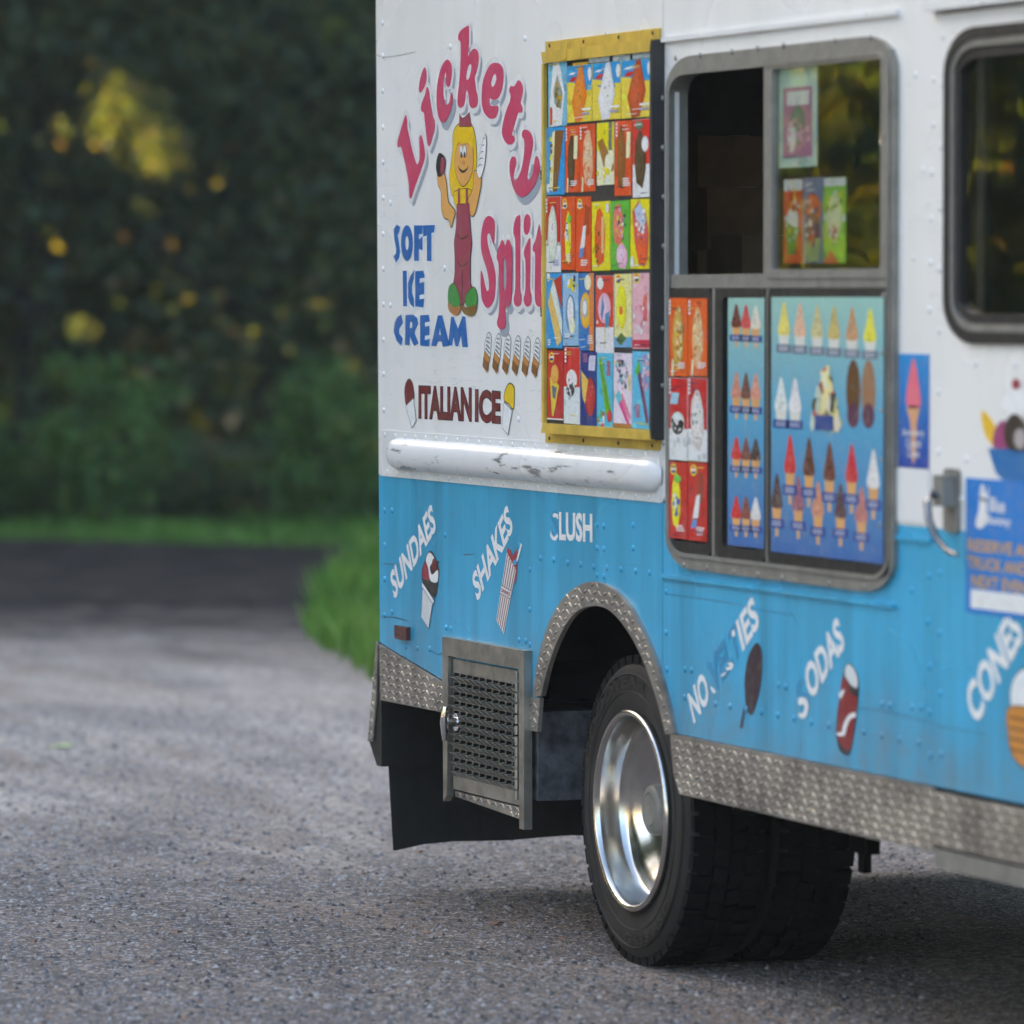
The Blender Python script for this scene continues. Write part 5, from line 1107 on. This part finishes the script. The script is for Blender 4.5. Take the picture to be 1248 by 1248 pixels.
# cab window -----------------------------------------------------------
cw = empty('cab_window'); cw.parent = T
mb = MB(); mb.poly(co, -.016, .03, [offset_loop(co, -.026)]); mb.build('rubber_seal', 'rubber', cw)
mb = MB(); mb.poly(offset_loop(co, -.027), -.012, .03, [offset_loop(co, -.044)]); mb.build('window_frame', 'frame_metal', cw)
mb = MB(); mb.poly(offset_loop(co, -.045), -.006, .03, [offset_loop(co, -.068)]); mb.build('inner_seal', 'rubber', cw)
mb = MB(); mb.poly(offset_loop(co, -.064), .004, .004); mb.build('window_pane', 'glass', cw)
mb = MB(); mb.box(CX0+.12, CX0+.16, .012, .03, CZ0+.05, CZ1-.05); mb.build('inner_post', 'dark_board', cw)
# door handle ------------------------------------------------------------
hx, hz = P(1160, 600); mb = MB()
mb.poly(rrect(hx-.02, hz-.09, hx+.06, hz+.055, .015, .012, 3), -.013, .008); dh = mb.build('door_handle', 'frame_metal', T)
mb = MB(); mb.box(hx-.005, hx+.05, -.045, -.014, hz-.03, hz+.04); mb.build('handle_housing', 'frame_metal', dh)
mb = MB(); mb.tube([(hx+.02, -.03, hz+.0), (hx+.015, -.055, hz-.003), (hx+.01, -.066, hz-.02), (hx+.02, -.066, hz-.06), (hx+.05, -.062, hz-.10), (hx+.11, -.06, hz-.128), (hx+.16, -.06, hz-.134)], [.010, .011, .010, .009, .008, .007, .005], 10); mb.build('lever', 'dark_chrome', dh, True)
# wheels ---------------------------------------------------------------
def wheel_parts(cx, yo, face, parent):
    """dual rear wheel: outer face towards -y (face=1)"""
    Rt, wt = .412, .228; s = face
    wh = empty('wheel', (cx, yo, Rt-.004)); wh.parent = parent
    def tyre(y0, txt):
        mb = MB()
        pr = [(.262, .012), (.275, .004), (.30, -.004+.004), (.33, -.002), (.355, .0), (.372, .004), (.385, .010), (.396, .020), (.4005, .030), (.4005, wt-.03), (.396, wt-.02), (.372, wt-.004), (.33, wt+.002), (.275, wt-.004), (.262, wt-.012)]
        mb.lathe([(r, s*(y0+y)) for r, y in pr], 96)
        # raised rings on the sidewall
        for r in (.315, .362):
            mb.lathe([(r-.003, s*(y0+.001)), (r, s*(y0-.0035)), (r+.003, s*(y0+.001))], 96)
        # tread: shoulder lugs and two rows of blocks
        nb = 48; tr_ = MB(); tr_.lathe([(.4008, s*(y0+.031)), (.4008, s*(y0+wt-.031))], 96)
        for k in range(nb):
            a0 = 2*math.pi*k/nb
            def blk(r0, r1, ya, yb, aw, off, sk=0.0):
                vs = []
                for r in (r0, r1):
                    for a, y in ((-aw+sk, ya), (aw+sk, ya), (aw-sk, yb), (-aw-sk, yb)):
                        aa = a0+off+a; vs.append((r*math.cos(aa), s*(y0+y), r*math.sin(aa)))
                tr_.faces(vs, [(4, 5, 6, 7), (0, 1, 5, 4), (1, 2, 6, 5), (2, 3, 7, 6), (3, 0, 4, 7)])
            blk(.380, .412, .012, .066, .052, 0, .004); blk(.380, .412, wt-.066, wt-.012, .052, 0, -.004)
            blk(.385, .412, .074, .114, .053, .05, .012); blk(.385, .412, .121, .161, .053, .02, -.012)
        if txt:
            for word, a_mid, span, rad, hgt, flip in (('GOODYEAR', 118, 92, .326, .034, 0), ('G633 RSD', 292, 62, .326, .03, 1)):
                vs, fs, asp = text_faces(word, .03); out = []
                for u, v in vs:
                    if not flip: a = R(a_mid+span*(.5-u)); r = rad+hgt*v
                    else: a = R(a_mid+span*(u-.5)); r = rad+hgt*(1-v)
                    out.append((r*math.cos(a), s*(y0-.0042), r*math.sin(a)))
                lt = MB(); lt.faces(out, fs); lt.build('tyre_lettering', 'rubber', wh)
        mb.build('tyre', 'tyre_rubber', wh, True, angle=30); tr_.build('tread', 'tread_rubber', wh)
    tyre(0, True); tyre(wt+.022, False)
    mb = MB()
    pr = [(.252, .03), (.262, .012), (.268, .0), (.266, -.010), (.258, -.013), (.250, -.008), (.247, .004), (.2455, .03), (.243, .055), (.238, .068), (.230, .075), (.215, .080), (.198, .091), (.178, .108), (.152, .125), (.125, .134), (.108, .137), (.104, .142)]
    mb.lathe([(r, s*y) for r, y in pr], 96); mb.build('rim', 'polished', wh, True, angle=60)
    mb = MB(); mb.lathe([(.120, s*.1445), (.0, s*.1445)], 32); mb.build('hub_recess', 'underbody', wh)
    mb = MB(); mb.lathe([(.068, s*.1443), (.068, s*.064), (.064, s*.054), (.054, s*.048), (.046, s*.0475), (.044, s*.053), (.042, s*.047), (.0, s*.045)], 48); mb.build('hub_cap', 'frame_metal', wh, True, angle=35)
    return wh
AX = 1.85
wheel_parts(AX, .045, 1, T); wheel_parts(AX, WID-.045, -1, T); wheel_parts(X_END-.95, .06, 1, T); wheel_parts(X_END-.95, WID-.06, -1, T)
# bracket under the floor
mb = MB(); x, z = P(1045, 1030, .3); mb.box(x-.05, x+.05, .3, .34, z-.02, .62); mb.box(x-.02, x+.02, .31, .33, z-.07, z-.02); mb.build('hanger_bracket', 'underbody', T)

# things inside the truck, seen through the open window -------------------
mb = MB(); sx, _ = P(880, 250, .9); 
mb.box(P(700, 300)[0]+.06, P(1000, 300)[0]+1.4, WID-.55, WID-.06, 1.44, 1.46); mb.box(P(700, 300)[0]+.06, P(1000, 300)[0]+1.4, WID-.55, WID-.06, 1.84, 1.86); mb.box(P(700, 300)[0]+.06, P(1000, 300)[0]+1.4, WID-.55, WID-.06, .77, .95)
mb.build('inner_shelf', 'interior', T)
def carton(x, y, z, wx, wy, hh, label, rz=0.0):
    root = empty('cardboard_box', (x, y, z+.001)); root.rotation_euler = (0, 0, rz); tag(root, label, 'box', 'boxes inside the truck')
    mb = MB(); mb.box(-wx/2, wx/2, -wy/2, wy/2, 0, hh); mb.build('carton', 'cardboard', root)
    mb = MB(); mb.box(-wx/2-.001, wx/2+.001, -.02, .02, hh+.0005, hh+.002); mb.build('packing_tape', 'white_vinyl', root)
mb = MB(); cy0, cy1 = .36, .86; cx0_, cx1_ = P(836, 250, .5)[0]-.25, P(836, 250, .5)[0]+1.1; mb.box(cx0_, cx1_, cy0, cy1, .77, 1.50); cab_ = mb.build('storage_cabinet', 'interior', T)
mb = MB(); mb.box(cx0_-.01, cx1_+.01, cy0-.01, cy1+.01, 1.502, 1.53); mb.build('counter_top', 'frame_metal', cab_)
bxm = P(860, 250, .5)[0]; z = 1.53
for k, hh in enumerate((.19, .17, .17, .14)):
    carton(bxm+.015*(-1)**k, .56, z, .30, .26, hh, 'brown carton in the stack on the counter behind the open serving window', .04*(-1)**k); z += hh+.002
carton(P(915, 280, .55)[0]+.05, .60, 1.53, .26, .30, .40, 'larger brown carton beside the carton stack behind the open serving window')
for k in range(3): carton(P(700, 300)[0]+.5+.75*k, WID-.31, 1.86, .34, .28, (.2, .16, .22)[k], 'brown carton on the back shelf inside the truck')
# ================================================================== LOOSE STONES AND LEAVES
def pebbles():
    """thousands of small stones on the near ground, one object"""
    m = 60000; dp = 12.6+RNG.uniform(0, 1, m)**1.6*11; la = RNG.uniform(-.115, .075, m)*dp
    x = CAMP.x+DH.x*dp+RT.x*la; y = CAMP.y+DH.y*dp+RT.y*la; s = .0028+.0095*RNG.uniform(0, 1, m)**5
    base = np.array([(1, 0, 0), (0, 1, 0), (-1, 0, 0), (0, -1, 0), (.1, .1, 1)])
    a = RNG.uniform(0, 6.283, m); sc = RNG.uniform(.6, 1.3, (m, 5, 1)); v = base[None]*sc*s[:, None, None]*np.array((1, 1, .8))
    ca, sa = np.cos(a)[:, None], np.sin(a)[:, None]; vx = v[..., 0]*ca-v[..., 1]*sa+x[:, None]; vy = v[..., 0]*sa+v[..., 1]*ca+y[:, None]; vz = v[..., 2]-.0003
    co_ = np.stack([vx, vy, vz], -1).reshape(-1, 3); k = np.arange(m)*5
    loops = np.stack([k, k+1, k+4, k+1, k+2, k+4, k+2, k+3, k+4, k+3, k, k+4], 1).ravel()
    me = bpy.data.meshes.new('gravel'); me.vertices.add(m*5); me.vertices.foreach_set('co', co_.ravel()); me.loops.add(m*12); me.loops.foreach_set('vertex_index', loops.astype(np.int32))
    me.polygons.add(m*4); me.polygons.foreach_set('loop_start', np.arange(m*4, dtype=np.int32)*3); me.update(calc_edges=True)
    n = N('pebble'); at_ = n.n('ShaderNodeAttribute', attribute_name='Rnd'); n.base(n.ramp(at_.outputs['Fac'], [(0, (.05, .048, .05)), (.5, (.15, .14, .14)), (.85, (.27, .25, .245)), (.96, (.42, .4, .38)), (1, (.3, .16, .09))])); n.set(rough=.8, spec=.3)
    me.materials.append(n.m); at2 = me.attributes.new('Rnd', 'FLOAT', 'POINT'); at2.data.foreach_set('value', np.repeat(RNG.uniform(0, 1, m), 5).astype(np.float32))
    tag(link('gravel', me), 'loose grey gravel scattered over the lot', 'gravel', kind='stuff')
pebbles()
def fallen(px, py, size, mat, label, group=None):
    x, y = G(px, py); mb = MB(); pts = []
    for k in range(14):
        a = 2*math.pi*k/14; r = size*(.75+.35*math.sin(a*3+px)); pts.append((r*math.cos(a), r*.6*math.sin(a), .003+.004*math.cos(a*2+px)))
    mb.faces(pts+[(0, 0, .004)], [(k, (k+1) % 14, 14) for k in range(14)]); root = mb.build('fallen_leaf', mat); root.location = (x, y, .003); root.rotation_euler = (0, 0, px)
    tag(root, label, 'leaf', group)
fallen(605, 1127, .028, 'dry_leaf', 'curled brown leaf on the ground in front of the rear wheel'); fallen(75, 911, .085, 'green_leaf', 'pale green leaf lying alone on the lot')
for px, py in ((215, 1138), (455, 1208), (510, 1040), (185, 1175), (290, 1075), (40, 1150)): fallen(px, py, .018, 'dry_leaf', 'small dry leaf scrap among the gravel of the lot', 'dry leaf scraps on the lot')

# ================================================================== AIR
n = N('haze_air'); n.t.nodes.remove(n.p); pv = n.n('ShaderNodeVolumePrincipled'); pv.inputs['Color'].default_value = (.90, .91, .86, 1); pv.inputs['Density'].default_value = HAZE; pv.inputs['Anisotropy'].default_value = .2
n.l(pv.outputs[0], n.out.inputs['Volume'])
mb = MB(); mb.box(-150, 150, -150, 150, -1.0, 19.0); tag(mb.build('haze', 'haze_air'), 'thin evening haze hanging in the air of the lot', 'haze', kind='stuff')
